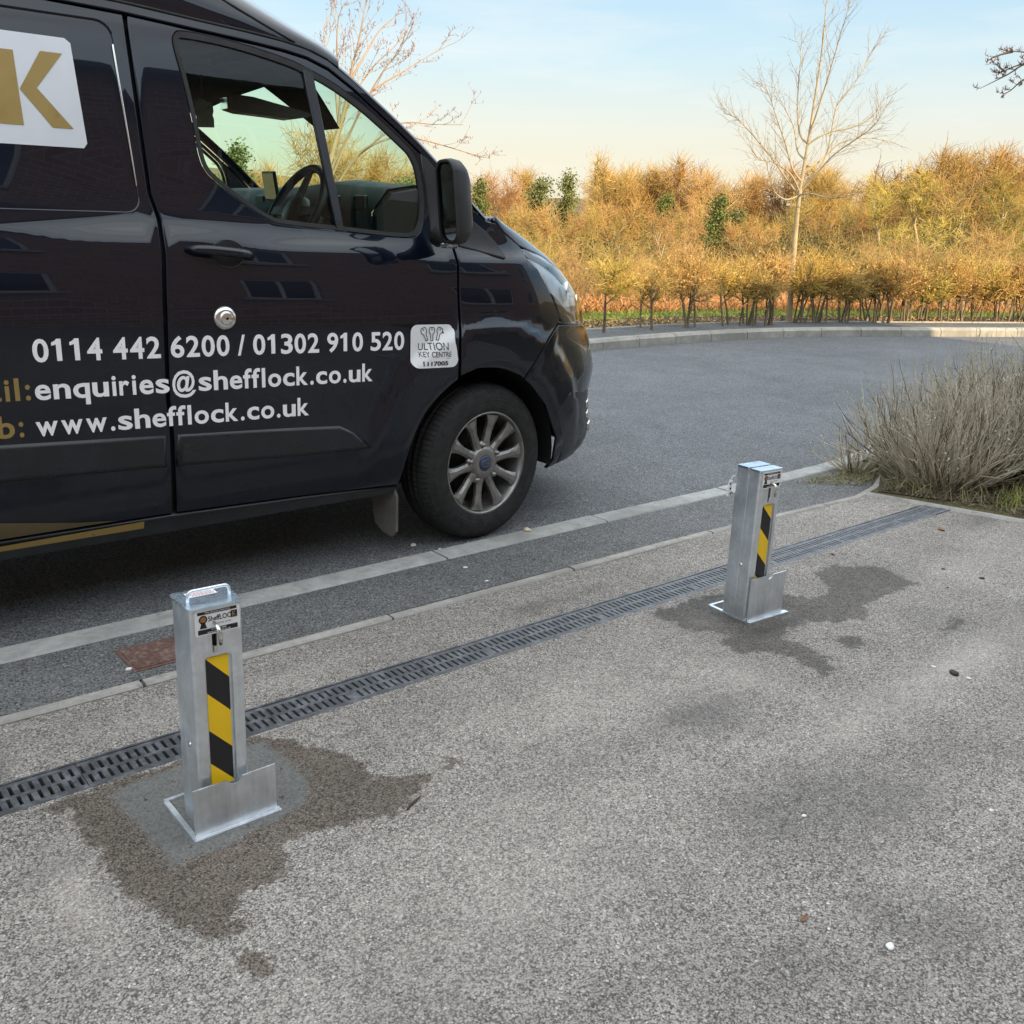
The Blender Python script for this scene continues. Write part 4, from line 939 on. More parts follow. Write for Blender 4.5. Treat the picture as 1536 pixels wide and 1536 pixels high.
# --- door mirror (both sides)
def door_mirror(sgn):
    def W(p): return (p[0], p[1] if sgn > 0 else 2 * YC - p[1], p[2])
    rings = []; cx, cy, cz = 2.105, 2.900, 1.385
    def shape(w, h_, r): return [(y, z) for y, z in rrect(w, h_, r, 5)]
    m = MB(); n = None; V = []
    for dx, w, h_, r in ((-.038, .098, .262, .034), (-.040, .114, .280, .040), (-.02, .122, .290, .044), (.010, .118, .282, .045), (.030, .104, .250, .042), (.044, .08, .20, .035), (.050, .04, .13, .018)):
        sh = shape(w, h_, r); n = len(sh); V += [W((cx + dx + .10 * (cy - (cy + y)) * -.35 + (z * -.03), cy + y + .10 * z, cz + z)) for y, z in sh]
    F = []
    for i in range(6):
        for j in range(n): F.append((i * n + j, i * n + (j + 1) % n, (i + 1) * n + (j + 1) % n, (i + 1) * n + j))
    F.append(tuple(6 * n + j for j in range(n))); F = F if sgn > 0 else [f[::-1] for f in F]
    m.add(V, F, 0, True)
    # arm
    m.tube([W((2.13, 2.985, 1.27)), W((2.155, 3.04, 1.262)), W((2.19, 3.12, 1.262))], [.030, .034, .040], 10)
    hs = vb(m, 'door_mirror', M_plas)
    m = MB(); a = shape(.088, .192, .026); b = shape(.086, .056, .020)
    for sh, dz in ((a, .030), (b, -.104)):
        V = [W((cx - .030 + .035 * y - .03 * (z + dz), cy + y + .10 * (z + dz), cz + z + dz)) for y, z in sh]; m.add(V, [tuple(range(n)) if sgn < 0 else tuple(range(n))[::-1]])
    vb(m, 'mirror_glass', M_mirror, hs)
    m = MB(); V = [W((cx - .024 + .035 * y - .03 * z, cy + y + .10 * z, cz + z)) for y, z in shape(.100, .262, .034)]; m.add(V, [tuple(range(n))]); vb(m, 'mirror_bezel', M_hole, hs)
    m = MB(); m.box(W((cx + .0, cy + .035, cz - .150)), (.045, .05, .018), 0, None, .005); vb(m, 'indicator', M_lens, hs)
door_mirror(1); door_mirror(-1)
m = MB(); c = (2.252, 3.150, 1.40)
both('mirror_mount', panel_data(S_([(2.175, 1.27), (2.272, 1.235), (2.276, 1.33), (2.28, 1.455), (2.19, 1.54), (2.155, 1.56), (2.172, 1.45), (2.18, 1.35)]), [], .006, .03, .005, .01), M_plas, nd, fd)
# --- wheels
def wheel(loc, yaw, par):
    """axis along local z, outer face at +z"""
    Mw = Matrix.Translation(Vector(loc) - VO) @ Matrix.Rotation(yaw, 4, 'Z')
    o = bpy.data.objects.new('wheel', None); COL.objects.link(o); o.parent = par; o.matrix_local = Mw
    prof = [(.212, .088), (.222, .100), (.235, .104), (.262, .108), (.292, .104), (.312, .094), (.325, .084), (.333, .070), (.3375, .048), (.3375, .040), (.330, .038), (.330, .031), (.3385, .029), (.339, .006), (.331, .004), (.331, -.004), (.339, -.006), (.3385, -.029), (.330, -.031), (.330, -.038), (.3375, -.040), (.3375, -.048), (.333, -.070), (.325, -.086), (.30, -.102), (.26, -.108), (.22, -.10), (.205, -.085)]
    m = MB(); m.lathe(prof, 96); m.build('tyre', M_tyre, o)
    m = MB(); m.lathe([(.224, .094), (.2225, .1), (.2175, .101), (.213, .096), (.205, .070), (.196, .03), (.190, -.05), (.204, -.085), (.213, -.092)], 72)
    ns = 10
    for i in range(ns):
        a = 2 * math.pi * i / ns + .12; ca, sa = math.cos(a), math.sin(a)
        secs = [(.066, .046, .080, .018), (.10, .036, .078, .020), (.14, .034, .083, .020), (.18, .046, .090, .018), (.207, .070, .090, .014)]; V = []
        for r, w, z, t_ in secs:
            for y, zz in ((-w / 2, z - t_), (-w / 2, z - .004), (-w * .20, z + .003), (w * .20, z + .003), (w / 2, z - .004), (w / 2, z - t_)): V.append((r * ca - y * sa, r * sa + y * ca, zz))
        F = []
        for k in range(4):
            for j in range(6): F.append((k * 6 + j, (k + 1) * 6 + j, (k + 1) * 6 + (j + 1) % 6, k * 6 + (j + 1) % 6))
        m.add(V, F)
    m.lathe([(.075, .060), (.074, .080), (.060, .088), (.045, .090), (.034, .088)], 40)
    rim = m.build('rim', M_alloy, o)
    m = MB(); m.lathe([(.188, -.02), (.05, -.02), (0, -.02)], 48); m.lathe([(.15, .0), (.15, .012), (.06, .014), (0, .014)], 48); m.build('brake_disc', M_hole, o)
    for i in range(5):
        m = MB(); a = 2 * math.pi * i / 5 + .44; m.lathe([(.0155, .060), (.0155, .074), (.012, .077), (.0105, .078), (.0095, .090), (.006, .094), (0, .094)], 12, Matrix.Translation((.080 * math.cos(a), .080 * math.sin(a), 0))); m.build('wheel_nut', M_nut, o)
    m = MB(); m.lathe([(.033, .086), (.033, .091), (.028, .094), (0, .095)], 32); m.lathe([(.030, .0945), (.0285, .0958), (.027, .0948)], 32, Matrix.Diagonal((.85, .5, 1, 1)), 1)
    m.tube([(-.016, .002, .0965), (-.011, -.005, .0965), (-.006, .006, .0965), (-.001, -.004, .0965), (.005, .005, .0965), (.010, -.004, .0965), (.016, .003, .0965)], .0012, 5, 1)
    m.build('centre_cap', [M_blue, M_alloy], o)
    return o
TOE = R(5)
NEARROT = lambda yaw: Matrix.Rotation(yaw, 4, 'Z') @ Matrix.Rotation(R(90), 4, 'X')
def put_wheel(x, near, yaw):
    y = 3.226 if near else 2 * YC - 3.226
    o = wheel((x, y, AZ), 0, van); Mr = Matrix.Rotation(yaw, 4, 'Z') @ (Matrix.Rotation(R(90), 4, 'X') if near else Matrix.Rotation(R(-90), 4, 'X'))
    o.matrix_local = Matrix.Translation(Vector((x, y, AZ - .002)) - VO) @ Mr; return o
for x, nr, yw in ((AX, True, TOE), (AX, False, TOE), (-.488, True, 0), (-.488, False, 0)): put_wheel(x, nr, yw)
# mud flap
for sgn in (1, -1):
    m = MB(); o_ = [(.0, .285), (.075, .285), (.088, .25), (.086, .10), (.07, .075), (.035, .085), (.005, .115), (-.004, .18)]
    Y0 = 3.155
    V = [(2.0 + u * .30, (Y0 + .13 - u * 1.45), z) for u, z in o_]; V2 = [(x - .012, y, z) for x, y, z in V]
    if sgn < 0: V = [(x, 2 * YC - y, z) for x, y, z in V]; V2 = [(x, 2 * YC - y, z) for x, y, z in V2]
    n = len(V); m.add(V + V2, [tuple(range(n)), tuple(range(2 * n - 1, n - 1, -1))] + [(i, n + i, n + (i + 1) % n, (i + 1) % n) for i in range(n)]); vb(m, 'mud_flap', M_flap)
# --- cabin
m = MB(); V = []; F = []
prof = [(1.98, .75), (1.96, 1.10), (1.95, 1.34), (2.02, 1.425), (2.14, 1.445), (2.30, 1.425), (2.46, 1.35)]
for x, z in prof:
    for k, q in enumerate(np.linspace(-.872, .872, 13)):
        hump = .025 * math.exp(-((q + .42) / .28) ** 2) if 1.3 < z else 0; V.append((x - (.05 * math.exp(-(q / .25) ** 2) if z < 1.42 else 0), YC + q, z + hump))
for i in range(len(prof) - 1):
    for k in range(12): F.append((i * 13 + k, i * 13 + k + 1, (i + 1) * 13 + k + 1, (i + 1) * 13 + k))
dash = obj('dashboard', vmesh('dashboard', V, F), M_inner, van)
m = MB(); m.box((2.46, YC, 1.03), (.03, 1.74, .58)); vb(m, 'firewall', M_inner)
for sg in (1, -1):
    m = MB(); yy = YC - sg * .862; pr_ = [(1.99, .75), (1.97, 1.10), (1.96, 1.34), (2.03, 1.42), (2.14, 1.44), (2.30, 1.42), (2.45, 1.35), (2.45, .75)]
    V = [(x, yy, z) for x, z in pr_] + [(x, yy - sg * .03, z - .01) for x, z in pr_]; n = len(pr_); m.add(V, [tuple(range(n)), tuple(range(2 * n - 1, n - 1, -1))] + [(i, (i + 1) % n, n + (i + 1) % n, n + i) for i in range(n)]); vb(m, 'dash_end', M_inner, dash)
m = MB(); 
for y in (3.30, 3.50, 4.05, 4.15, 4.85): m.box((1.955, y, 1.375), (.02, .085, .055), 0, None, .006)
vb(m, 'air_vents', M_plas, dash)
m = MB(); m.box((1.93, 3.99, 1.28), (.02, .24, .10), 0, None, .004); m.box((1.925, 3.96, 1.17), (.03, .2, .05), 0, None, .004); vb(m, 'centre_controls', varied('pale_controls', (.22, .23, .24), .35, var=.5, scale=40), dash)
# tablet screen on the dash
m = MB(); m.box((1.86, 3.85, 1.435), (.012, .155, .115), 0, Matrix.Rotation(R(-8), 3, 'Y') @ Matrix.Rotation(R(-8), 3, 'Z'), .004); scr = vb(m, 'display_screen', M_plas, dash)
m = MB(); m.box((1.8525, 3.85, 1.434), (.002, .142, .10), 0, Matrix.Rotation(R(-8), 3, 'Y') @ Matrix.Rotation(R(-8), 3, 'Z')); vb(m, 'screen_glass', varied('dark_screen', (.02, .022, .025), .06, coat=1), scr)
# steering wheel
Mst = Matrix.Translation((1.815, 3.56, 1.335)) @ Matrix.Rotation(R(-62), 4, 'Y')
m = MB(); m.lathe([(.185 + .0165 * math.cos(a), .0165 * math.sin(a)) for a in np.linspace(0, 2 * math.pi, 12, endpoint=False)], 48, Mst, 0, True, True)
m.lathe([(.07, -.02), (.068, .012), (.05, .024), (0, .028)], 24, Mst)
for a in (0, 180, 270):
    q = Matrix.Rotation(R(a + 90), 4, 'Z'); V = [Mst @ q @ Vector(p) for p in ((.05, -.022, 0), (.18, -.014, 0), (.18, .014, 0), (.05, .022, 0), (.05, -.022, .014), (.18, -.014, .012), (.18, .014, .012), (.05, .022, .014))]
    m.add(V, [(3, 2, 1, 0), (4, 5, 6, 7), (0, 1, 5, 4), (1, 2, 6, 5), (2, 3, 7, 6), (3, 0, 4, 7)])
m.tube([Mst @ Vector((0, 0, -.02)), Mst @ Vector((0, 0, -.2))], [.04, .05], 12)
vb(m, 'steering_wheel', M_plas)
# rear-view mirror, air freshener
m = MB(); o_ = [(1.75, 1.774), (1.757, 1.726), (1.80, 1.717), (1.93, 1.714), (2.03, 1.710), (2.10, 1.724), (2.13, 1.738), (2.04, 1.755), (1.95, 1.768), (1.86, 1.782), (1.78, 1.785)]; n = len(o_)
V = [(x, 3.975, z) for x, z in o_] + [(x, 4.055, z) for x, z in o_]; m.add(V, [tuple(range(n)), tuple(range(2 * n - 1, n - 1, -1))] + [(i, (i + 1) % n, n + (i + 1) % n, n + i) for i in range(n)]); rv = vb(m, 'rear_view_mirror', M_plas)
m = MB(); m.box((1.748, 4.015, 1.75), (.004, .07, .044), 0, None, .001); vb(m, 'mirror_glass', M_mirror, rv)
fq = [(1.415, 1.693), (1.432, 1.697), (1.436, 1.703), (1.452, 1.703), (1.458, 1.695), (1.482, 1.693), (1.484, 1.665), (1.480, 1.652), (1.484, 1.64), (1.484, 1.612), (1.418, 1.608), (1.422, 1.64), (1.416, 1.66)]
m = MB(); n = len(fq); V = [(x, 3.50, z) for x, z in fq] + [(x, 3.504, z) for x, z in fq]; m.add(V, [tuple(range(n)), tuple(range(2 * n - 1, n - 1, -1))] + [(i, (i + 1) % n, n + (i + 1) % n, n + i) for i in range(n)])
m.tube([(1.444, 3.502, 1.70), (1.440, 3.502, 1.76), (1.45, 3.502, 1.80)], .0015, 5); m.tube([(1.444, 3.502, 1.70), (1.450, 3.502, 1.76), (1.455, 3.502, 1.80)], .0015, 5)
vb(m, 'air_freshener', varied('freshener_card', (.05, .045, .04), .7, var=.5, scale=60))
# headlining, bulkhead, far trim, seats
V = []; F = []
for x, z, w in ((1.12, 1.89, .76), (1.5, 1.885, .75), (1.66, 1.87, .74), (1.80, 1.838, .72), (1.93, 1.765, .70)):
    for q in np.linspace(-1, 1, 9): V.append((x + (.12 * (1 - q * q) if x > 1.6 else 0), YC + q * w, z + (.015 + .085 * float(sstep(1.4, 1.75, x))) * (1 - q * q)))
for i in range(4):
    for j in range(8): F.append((i * 9 + j, (i + 1) * 9 + j, (i + 1) * 9 + j + 1, i * 9 + j + 1))
obj('headlining', vmesh('headlining', V, F), M_head, van)
m = MB(); m.box((1.10, YC, 1.25), (.02, 1.52, 1.25)); vb(m, 'bulkhead', M_inner)
m = MB()
for y in (3.72, 3.85): m.box((1.60, y - .25, 1.86), (.02, .30, .03), 0, None, .008)
m.box((1.66, 3.66, 1.862), (.18, .36, .014), 0, Matrix.Rotation(R(10), 3, 'Y'), .006); m.box((1.66, 4.52, 1.862), (.18, .36, .014), 0, Matrix.Rotation(R(10), 3, 'Y'), .008); vb(m, 'sun_visors', M_head)
for y in (3.56, 4.35, 4.75):
    m = MB(); m.box((1.50, y, .86), (.48, .42, .16), 0, None, .05); m.box((1.25, y, 1.18), (.13, .40, .56), 0, Matrix.Rotation(R(-10), 3, 'Y'), .05); m.box((1.185, y, 1.52), (.08, .22, .15), 0, Matrix.Rotation(R(-8), 3, 'Y'), .03); vb(m, 'seat', M_inner)
m = MB(); m.box((1.6, YC, .72), (1.1, 1.8, .03)); vb(m, 'cab_floor', M_inner)
# wiper arm
m = MB(); m.tube([wpt(2.45, -.55, -.03), wpt(2.40, -.2, -.02), wpt(2.43, .05, -.02)], .007, 6); vb(m, 'wiper', M_plas)
# inner brace of the far-side A pillar is the mirrored pillar itself
# ------------------------------------------------------------------ plants
def bark(name, a, b, var=.0, rough=.85, sc=9., val=0.):
    t = NT(name); v = t.coord(); n = t.noise(t.scale(v, (1, 1, .35)), sc, 5, .65); col = t.mix(t.mr(n, .3, .7), a, b)
    if var or val:
        oi = t.n('ShaderNodeObjectInfo'); hs = t.n('ShaderNodeHueSaturation'); t.set(hs.inputs['Hue'], t.mr(oi.outputs['Random'], 0, 1, .5 - var * .10, .5 + var * .13)); t.set(hs.inputs['Saturation'], t.mr(t.math('FRACT', t.math('MULTIPLY', oi.outputs['Random'], 7.3)), 0, 1, 1 - var * .5, 1 + var * .25)); t.set(hs.inputs['Value'], t.mr(t.math('FRACT', t.math('MULTIPLY', oi.outputs['Random'], 13.7)), 0, 1, 1 - var * .45 - val, 1 + var * .3 + val * .5)); t.t.links.new(col, hs.inputs['Color']); col = hs.outputs[0]
    t.p(col=col, rough=rough, spec=.25); return t.m
M_twig = bark('golden_brown_twigs', (.40, .235, .072), (.65, .425, .135), .08, val=.20)
M_twig2 = bark('russet_twigs', (.40, .215, .075), (.62, .375, .135), .08, val=.20)
M_twig3 = bark('olive_yellow_twigs', (.38, .28, .058), (.64, .48, .13), .08, val=.18)
M_trunk = bark('tree_bark', (.28, .20, .11), (.52, .40, .22), .2)
M_pale = bark('pale_young_bark', (.30, .235, .135), (.50, .40, .25), 0); M_paletw = bark('tan_young_twigs', (.27, .20, .12), (.40, .31, .20), 0)
M_rowan = bark('pinkish_young_bark', (.30, .21, .145), (.46, .34, .23), 0); M_bud = bark('dark_red_buds', (.20, .07, .055), (.32, .13, .09), 0)
M_hstem = bark('dark_hedge_stems', (.11, .085, .055), (.26, .20, .125), .2)
M_hleaf = bark('dry_hedge_leaves', (.42, .21, .07), (.62, .36, .13), .2)
M_ever = bark('evergreen_needles', (.10, .125, .035), (.21, .22, .065), .2)
M_stalk = bark('dry_grey_stalks', (.34, .285, .205), (.74, .65, .51), .08, sc=14); M_stalk2 = bark('dark_dead_stalks', (.10, .08, .055), (.26, .21, .15), .08, sc=14)
M_seed = bark('grey_seed_heads', (.30, .30, .23), (.50, .50, .40), .1)
M_brack = bark('russet_bracken', (.36, .16, .065), (.56, .30, .12), 0, sc=3.)
M_grassb = bark('grass_blades', (.18, .24, .045), (.36, .38, .085), 0, sc=6.); M_grassd = bark('dry_grass_blades', (.16, .15, .075), (.32, .28, .14), 0, sc=6.)
class Plant:
    def __init__(s, seed): s.r = random.Random(seed); s.np = np.random.RandomState(seed); s.parts = {}
    def bag(s, k): return s.parts.setdefault(k, [[], [], 0])
    def poly(s, key, pts, rad, n=3):
        V, F, c = b = s.bag(key); pts = np.asarray(pts, float); k = len(pts); t = np.gradient(pts, axis=0); t /= np.linalg.norm(t, axis=1, keepdims=True) + 1e-9
        h = np.array([.37, .61, .7]) if abs(t[0] @ np.array([.37, .61, .7])) < .9 else np.array([1., 0, 0]); a = np.cross(t, h); a /= np.linalg.norm(a, axis=1, keepdims=True) + 1e-9; bb = np.cross(t, a)
        w = 2 * np.pi * np.arange(n) / n; rad = np.broadcast_to(np.asarray(rad, float), (k,))
        ring = pts[:, None, :] + rad[:, None, None] * (a[:, None, :] * np.cos(w)[None, :, None] + bb[:, None, :] * np.sin(w)[None, :, None])
        V.append(ring.reshape(-1, 3)); i = np.arange(k - 1)[:, None] * n; j = np.arange(n)[None]; j2 = (j + 1) % n
        F.append(np.stack([i + j, i + j2, i + n + j2, i + n + j], -1).reshape(-1, 4) + c); b[2] += k * n
    def leaf(s, key, p, size, d=None):
        V, F, c = b = s.bag(key); q = s.np.randn(2, 3); q[0] /= np.linalg.norm(q[0]); q[1] -= q[0] * (q[0] @ q[1]); q[1] /= np.linalg.norm(q[1]); p = np.asarray(p)
        V.append(np.stack([p - q[0] * size * .5, p + q[1] * size * .3, p + q[0] * size * .5, p - q[1] * size * .3])); F.append(np.array([[0, 1, 2, 3]]) + c); b[2] += 4
    def branch(s, key, p, d, L, r0, r1, nseg, wob, up=0., n=3):
        p = np.array(p, float); d = np.array(d, float); d /= np.linalg.norm(d); pts = [p]
        for i in range(nseg):
            d = d + s.np.randn(3) * wob + np.array([0, 0, up]); d /= np.linalg.norm(d); p = p + d * L / nseg; pts.append(p)
        s.poly(key, pts, np.linspace(r0, r1, nseg + 1), n); return pts
    def along(s, pts, u):
        x = u * (len(pts) - 1); i = min(int(x), len(pts) - 2); return pts[i] + (pts[i + 1] - pts[i]) * (x - i), pts[i + 1] - pts[i]
    def mesh(s, key):
        V, F, c = s.parts[key]; V = np.concatenate(V); F = np.concatenate(F); me = bpy.data.meshes.new(key); me.vertices.add(len(V)); me.vertices.foreach_set('co', V.astype(np.float32).ravel())
        me.loops.add(F.size); me.loops.foreach_set('vertex_index', F.astype(np.int32).ravel()); me.polygons.add(len(F)); me.polygons.foreach_set('loop_start', np.arange(0, F.size, 4, dtype=np.int32)); me.polygons.foreach_set('loop_total', np.full(len(F), 4, dtype=np.int32)); me.polygons.foreach_set('use_smooth', np.ones(len(F), bool)); me.update(calc_edges=True); return me
def side_dir(pl, d, ang):
    d = np.array(d) / np.linalg.norm(d); q = pl.np.randn(3); q -= d * (q @ d); q /= np.linalg.norm(q); return d * math.cos(ang) + q * math.sin(ang)
def gen_tree(seed, H, spread, trunk_h, nmain, ntw, lean=.15, up=.06, tw=.012, twl=.6, ivy=0, multi=1):
    pl = Plant(seed); r = pl.r
    for m_ in range(multi):
        x0 = r.uniform(-.25, .25) * (multi > 1); y0 = r.uniform(-.25, .25) * (multi > 1); ld = np.array([r.uniform(-.5, .5) * (multi > 1), r.uniform(-.5, .5) * (multi > 1), 1.])
        tr = pl.branch('trunk', (x0, y0, -.6), ld, H * .84 + .6, .02 * H + .02, .012, 9, .05, .03, 7)
        for i in range(nmain // multi):
            u = trunk_h + (1 - trunk_h) * ((i + r.random()) / (nmain // multi)) ** .9; p, d_ = pl.along(tr, min(u, .99)); hgt = (u - trunk_h) / (1 - trunk_h)
            L = spread * (1.05 - .62 * hgt) * r.uniform(.75, 1.15); ang = math.radians(r.uniform(38, 72) * (1 - .45 * hgt)); dr_ = side_dir(pl, (0, 0, 1), ang)
            b1 = pl.branch('trunk', p, dr_, L, .011 * H * (1.1 - .7 * hgt) + .008, .007, 6, .11, up, 4)
            n2 = r.randint(6, 9)
            for j in range(n2):
                p2, d2 = pl.along(b1, .2 + .8 * (j + r.random()) / n2); b2 = pl.branch('trunk', p2, side_dir(pl, d2, math.radians(r.uniform(22, 60))) + np.array([0, 0, .2]), L * r.uniform(.25, .55), .015, .007, 4, .16, up, 3)
                for k in range(max(2, int(ntw / (nmain * n2)))):
                    p3, d3 = pl.along(b2, r.uniform(.1, 1.)); pl.branch('crown', p3, side_dir(pl, d3, math.radians(r.uniform(25, 80))) + np.array([0, 0, .12]), twl * r.uniform(.4, 1.2), tw, tw * .45, 3, .22, up * .6, 3)
                    if ivy and hgt < .8 and r.random() < ivy: [pl.leaf('ivy', p3 + pl.np.randn(3) * .13, r.uniform(.05, .11)) for _ in range(3)]
    return pl
def gen_bush(seed, H, W_, nst, ntw, tw=.010, twl=.5, arch=.0):
    pl = Plant(seed); r = pl.r
    for i in range(nst):
        a = r.uniform(0, 2 * math.pi); q = r.random() ** .6; b = pl.branch('trunk', (math.cos(a) * .3 * q, math.sin(a) * .3 * q, -.3), (math.cos(a) * q * W_ / H, math.sin(a) * q * W_ / H, 1.), H * r.uniform(.75, 1.0) + .3, .022, .007, 7, .10, .05 - arch, 4)
        n2 = r.randint(9, 13)
        for j in range(n2):
            p2, d2 = pl.along(b, .22 + .78 * (j + r.random()) / n2); b2 = pl.branch('trunk', p2, side_dir(pl, d2, math.radians(r.uniform(25, 70))), W_ * r.uniform(.18, .42), .009, .005, 3, .18, .03 - arch * 2, 3)
            for k in range(max(2, int(ntw / (nst * n2)))):
                p3, d3 = pl.along(b2, r.uniform(.1, 1.)); pl.branch('crown', p3, side_dir(pl, d3, math.radians(r.uniform(15, 65))), twl * r.uniform(.45, 1.1), tw, tw * .45, 2, .2, .03 - arch * 3, 3)
    return pl
def gen_ever(seed, H, W_):
    pl = Plant(seed); r = pl.r; tr = pl.branch('trunk', (0, 0, -.4), (0, 0, 1), H + .4, .10, .015, 8, .02, .02, 6)
    for i in range(84):
        u = .05 + .94 * (i + r.random()) / 84; p, d_ = pl.along(tr, u); L = W_ * .5 * (1.08 - u) * r.uniform(.55, 1.25) + .12; b = pl.branch('crown', p, side_dir(pl, (0, 0, 1), math.radians(r.uniform(60, 95))), L, .015, .006, 4, .13, .06, 3)
        for k in range(int(190 * (1.1 - u)) + 80): p3, d3 = pl.along(b, r.random()); pl.leaf('crown', p3 + pl.np.randn(3) * .12, r.uniform(.05, .11))
    return pl
def make_tree(name, pl, loc, label, cat, group, mats, sc=1., rz=0.):
    o = thing(name, loc, label, cat, group, rz); o.scale = (sc, sc, sc) if not hasattr(sc, '__len__') else sc
    for k in pl.parts: obj(k, pl.mesh(k), mats[k], o)
    return o
KX = {}
def azpt(px, rng_):
    """ground point on the line of sight through column px of the horizon, rng_ metres away"""
    v = CM @ np.array([px - 768, 333 + .0314 * (px - 768) - 768, FOC]); a = math.atan2(v[1], v[0]); return rng_ * math.cos(a), rng_ * math.sin(a)
def slope_at(px, py):
    v = CM @ np.array([px - 768, py - 768, FOC]); return v[2] / math.hypot(v[0], v[1])
PROT = {}
def proto(key, fn): PROT[key] = dict(pl=fn(), H=None, first=True); b = PROT[key]; b['H'] = max(float(np.concatenate(b['pl'].parts[k][0])[:, 2].max()) for k in b['pl'].parts); b['me'] = {k: b['pl'].mesh(k) for k in b['pl'].parts}
def place(key, name, px, rng_, top, label, cat, group, mats, wide=1., h=None):
    """one plant whose top reaches picture height `top` at its distance"""
    x, y = azpt(px, rng_); z = float(terrain_z(x, y)) + .02; H = h or (CAM_H + slope_at(px, top) * rng_ - z); s_ = H / PROT[key]['H']; r_ = rnd.uniform(0, 6.28)
    o = thing(name, (x, y, z), label, cat, group, r_); o.scale = (s_ * wide, s_ * wide, s_)
    for k, me in PROT[key]['me'].items():
        q = obj(k, me, None, o)
        if not me.materials: me.materials.append(None)
        q.material_slots[0].link = 'OBJECT'; q.material_slots[0].material = mats[k]
    return o
for i in range(3): proto('broad%d' % i, lambda: gen_tree(20 + i, 8., 3.3, .20, 16, 2700, twl=.8, tw=.0105))
for i in range(3): proto('round%d' % i, lambda: gen_tree(40 + i, 6., 3.0, .12, 17, 2500, twl=.6, tw=.0085, multi=2))
proto('ivied', lambda: gen_tree(55, 6.5, 2.9, .10, 18, 2600, twl=.6, tw=.010, ivy=.30, multi=2))
for i in range(3): proto('scrub%d' % i, lambda: gen_bush(60 + i, 3., 2.6, 15, 2500, twl=.42, tw=.0062, arch=.02))
def gen_thicket(seed, H, W_, n):
    pl = Plant(seed); r = pl.r
    for i in range(14):
        a = r.uniform(0, 6.28); q = r.random() ** .6; b = pl.branch('trunk', (0, 0, -.3), (math.cos(a) * q * W_ / H, math.sin(a) * q * W_ / H, 1.), H * r.uniform(.6, 1.) + .3, .03, .008, 6, .1, .02, 4)
        for k in range(n // 14): p3, d3 = pl.along(b, .25 + .75 * r.random()); pl.leaf('crown', p3 + pl.np.randn(3) * np.array([.30, .30, .22]), r.uniform(.035, .08))
    return pl
for i in range(2): proto('thicket%d' % i, lambda: gen_thicket(95 + i, 3., 2.4, 6500))
for i in range(2): proto('ever%d' % i, lambda: gen_ever(70 + i, 6., 2.6))
WOOD = dict(trunk=M_trunk, crown=M_twig, ivy=M_ever); WOOD2 = dict(trunk=M_trunk, crown=M_twig2, ivy=M_ever); WOOD3 = dict(trunk=M_trunk, crown=M_twig3, ivy=M_ever)
G1, G2, G3 = 'bare trees on the skyline', 'bare trees in the middle of the wood', 'tangled scrub at the front of the wood'
L1 = 'bare winter tree on the skyline of the sunlit wood'; L2 = 'bare golden brown tree in the middle of the sunlit wood'; L3 = 'tangled golden brown bush at the front of the sunlit wood'
skyline = [(330, 62, 250), (372, 55, 240), (452, 46, 172), (402, 60, 235), (500, 58, 232), (536, 44, 205), (575, 52, 232), (610, 56, 238), (650, 58, 240), (690, 55, 250), (742, 52, 243), (775, 58, 240), (850, 60, 250), (890, 56, 246), (910, 54, 240), (927, 50, 218), (950, 53, 234), (975, 53, 238), (1003, 52, 224), (1025, 52, 230), (1045, 50, 226), (1072, 58, 258), (1098, 60, 262), (1135, 56, 246), (1160, 50, 238), (1185, 50, 232), (1215, 48, 232), (1245, 49, 236), (1270, 50, 244), (1290, 54, 258), (1335, 56, 258), (1352, 48, 246), (1372, 46, 232), (1390, 44, 222), (1412, 42, 214), (1440, 42, 206), (1462, 43, 206), (1485, 42, 203), (1510, 43, 208), (1530, 42, 206), (1570, 45, 215), (1625, 48, 225), (1690, 48, 230)]
for i, (px, rg, top) in enumerate(skyline): place(('broad%d' % (i % 3)) if i % 4 else 'round0', 'bare_tree', px, rg, top + rnd.uniform(-3, 5), L1, 'tree', G1, (WOOD, WOOD2, WOOD)[i % 3], rnd.uniform(.95, 1.25))
mids = [(345, 36, 275), (420, 34, 270), (480, 38, 268), (560, 36, 272), (640, 36, 285), (705, 36, 292), (745, 33, 288), (790, 38, 285), (840, 36, 292), (870, 34, 298), (915, 36, 288), (950, 33, 300), (990, 36, 280), (1045, 38, 282), (1120, 40, 300), (1160, 34, 290), (1200, 32, 282), (1240, 35, 285), (1285, 31, 292), (1325, 33, 290), (1355, 33, 268), (1385, 34, 250), (1430, 34, 244), (1460, 32, 250), (1490, 33, 240), (1520, 33, 246), (1580, 32, 265), (1650, 34, 270)]
for i, (px, rg, top) in enumerate(mids): place('round%d' % (i % 3), 'bare_tree', px, rg, top + rnd.uniform(-5, 8), L2, 'tree', G2, (WOOD2, WOOD, WOOD3)[i % 3], rnd.uniform(.9, 1.2))
scr = [(300, 24, 300), (380, 22, 295), (450, 24, 300), (520, 22, 300), (590, 24, 305), (660, 22, 320), (715, 21, 335), (750, 24, 325), (790, 21.5, 345), (828, 24, 330), (862, 20, 362), (895, 22.5, 338), (930, 20, 368), (962, 23, 340), (1000, 20.5, 372), (1032, 22.5, 352), (1068, 20, 375), (1105, 23, 368), (1140, 20.5, 372), (1175, 22, 355), (1222, 20.5, 362), (1262, 22.5, 340), (1300, 20, 365), (1340, 22, 335), (1385, 20.5, 345), (1440, 22, 325), (1480, 20, 352), (1520, 22, 325), (1570, 20, 330), (1630, 22, 320)]
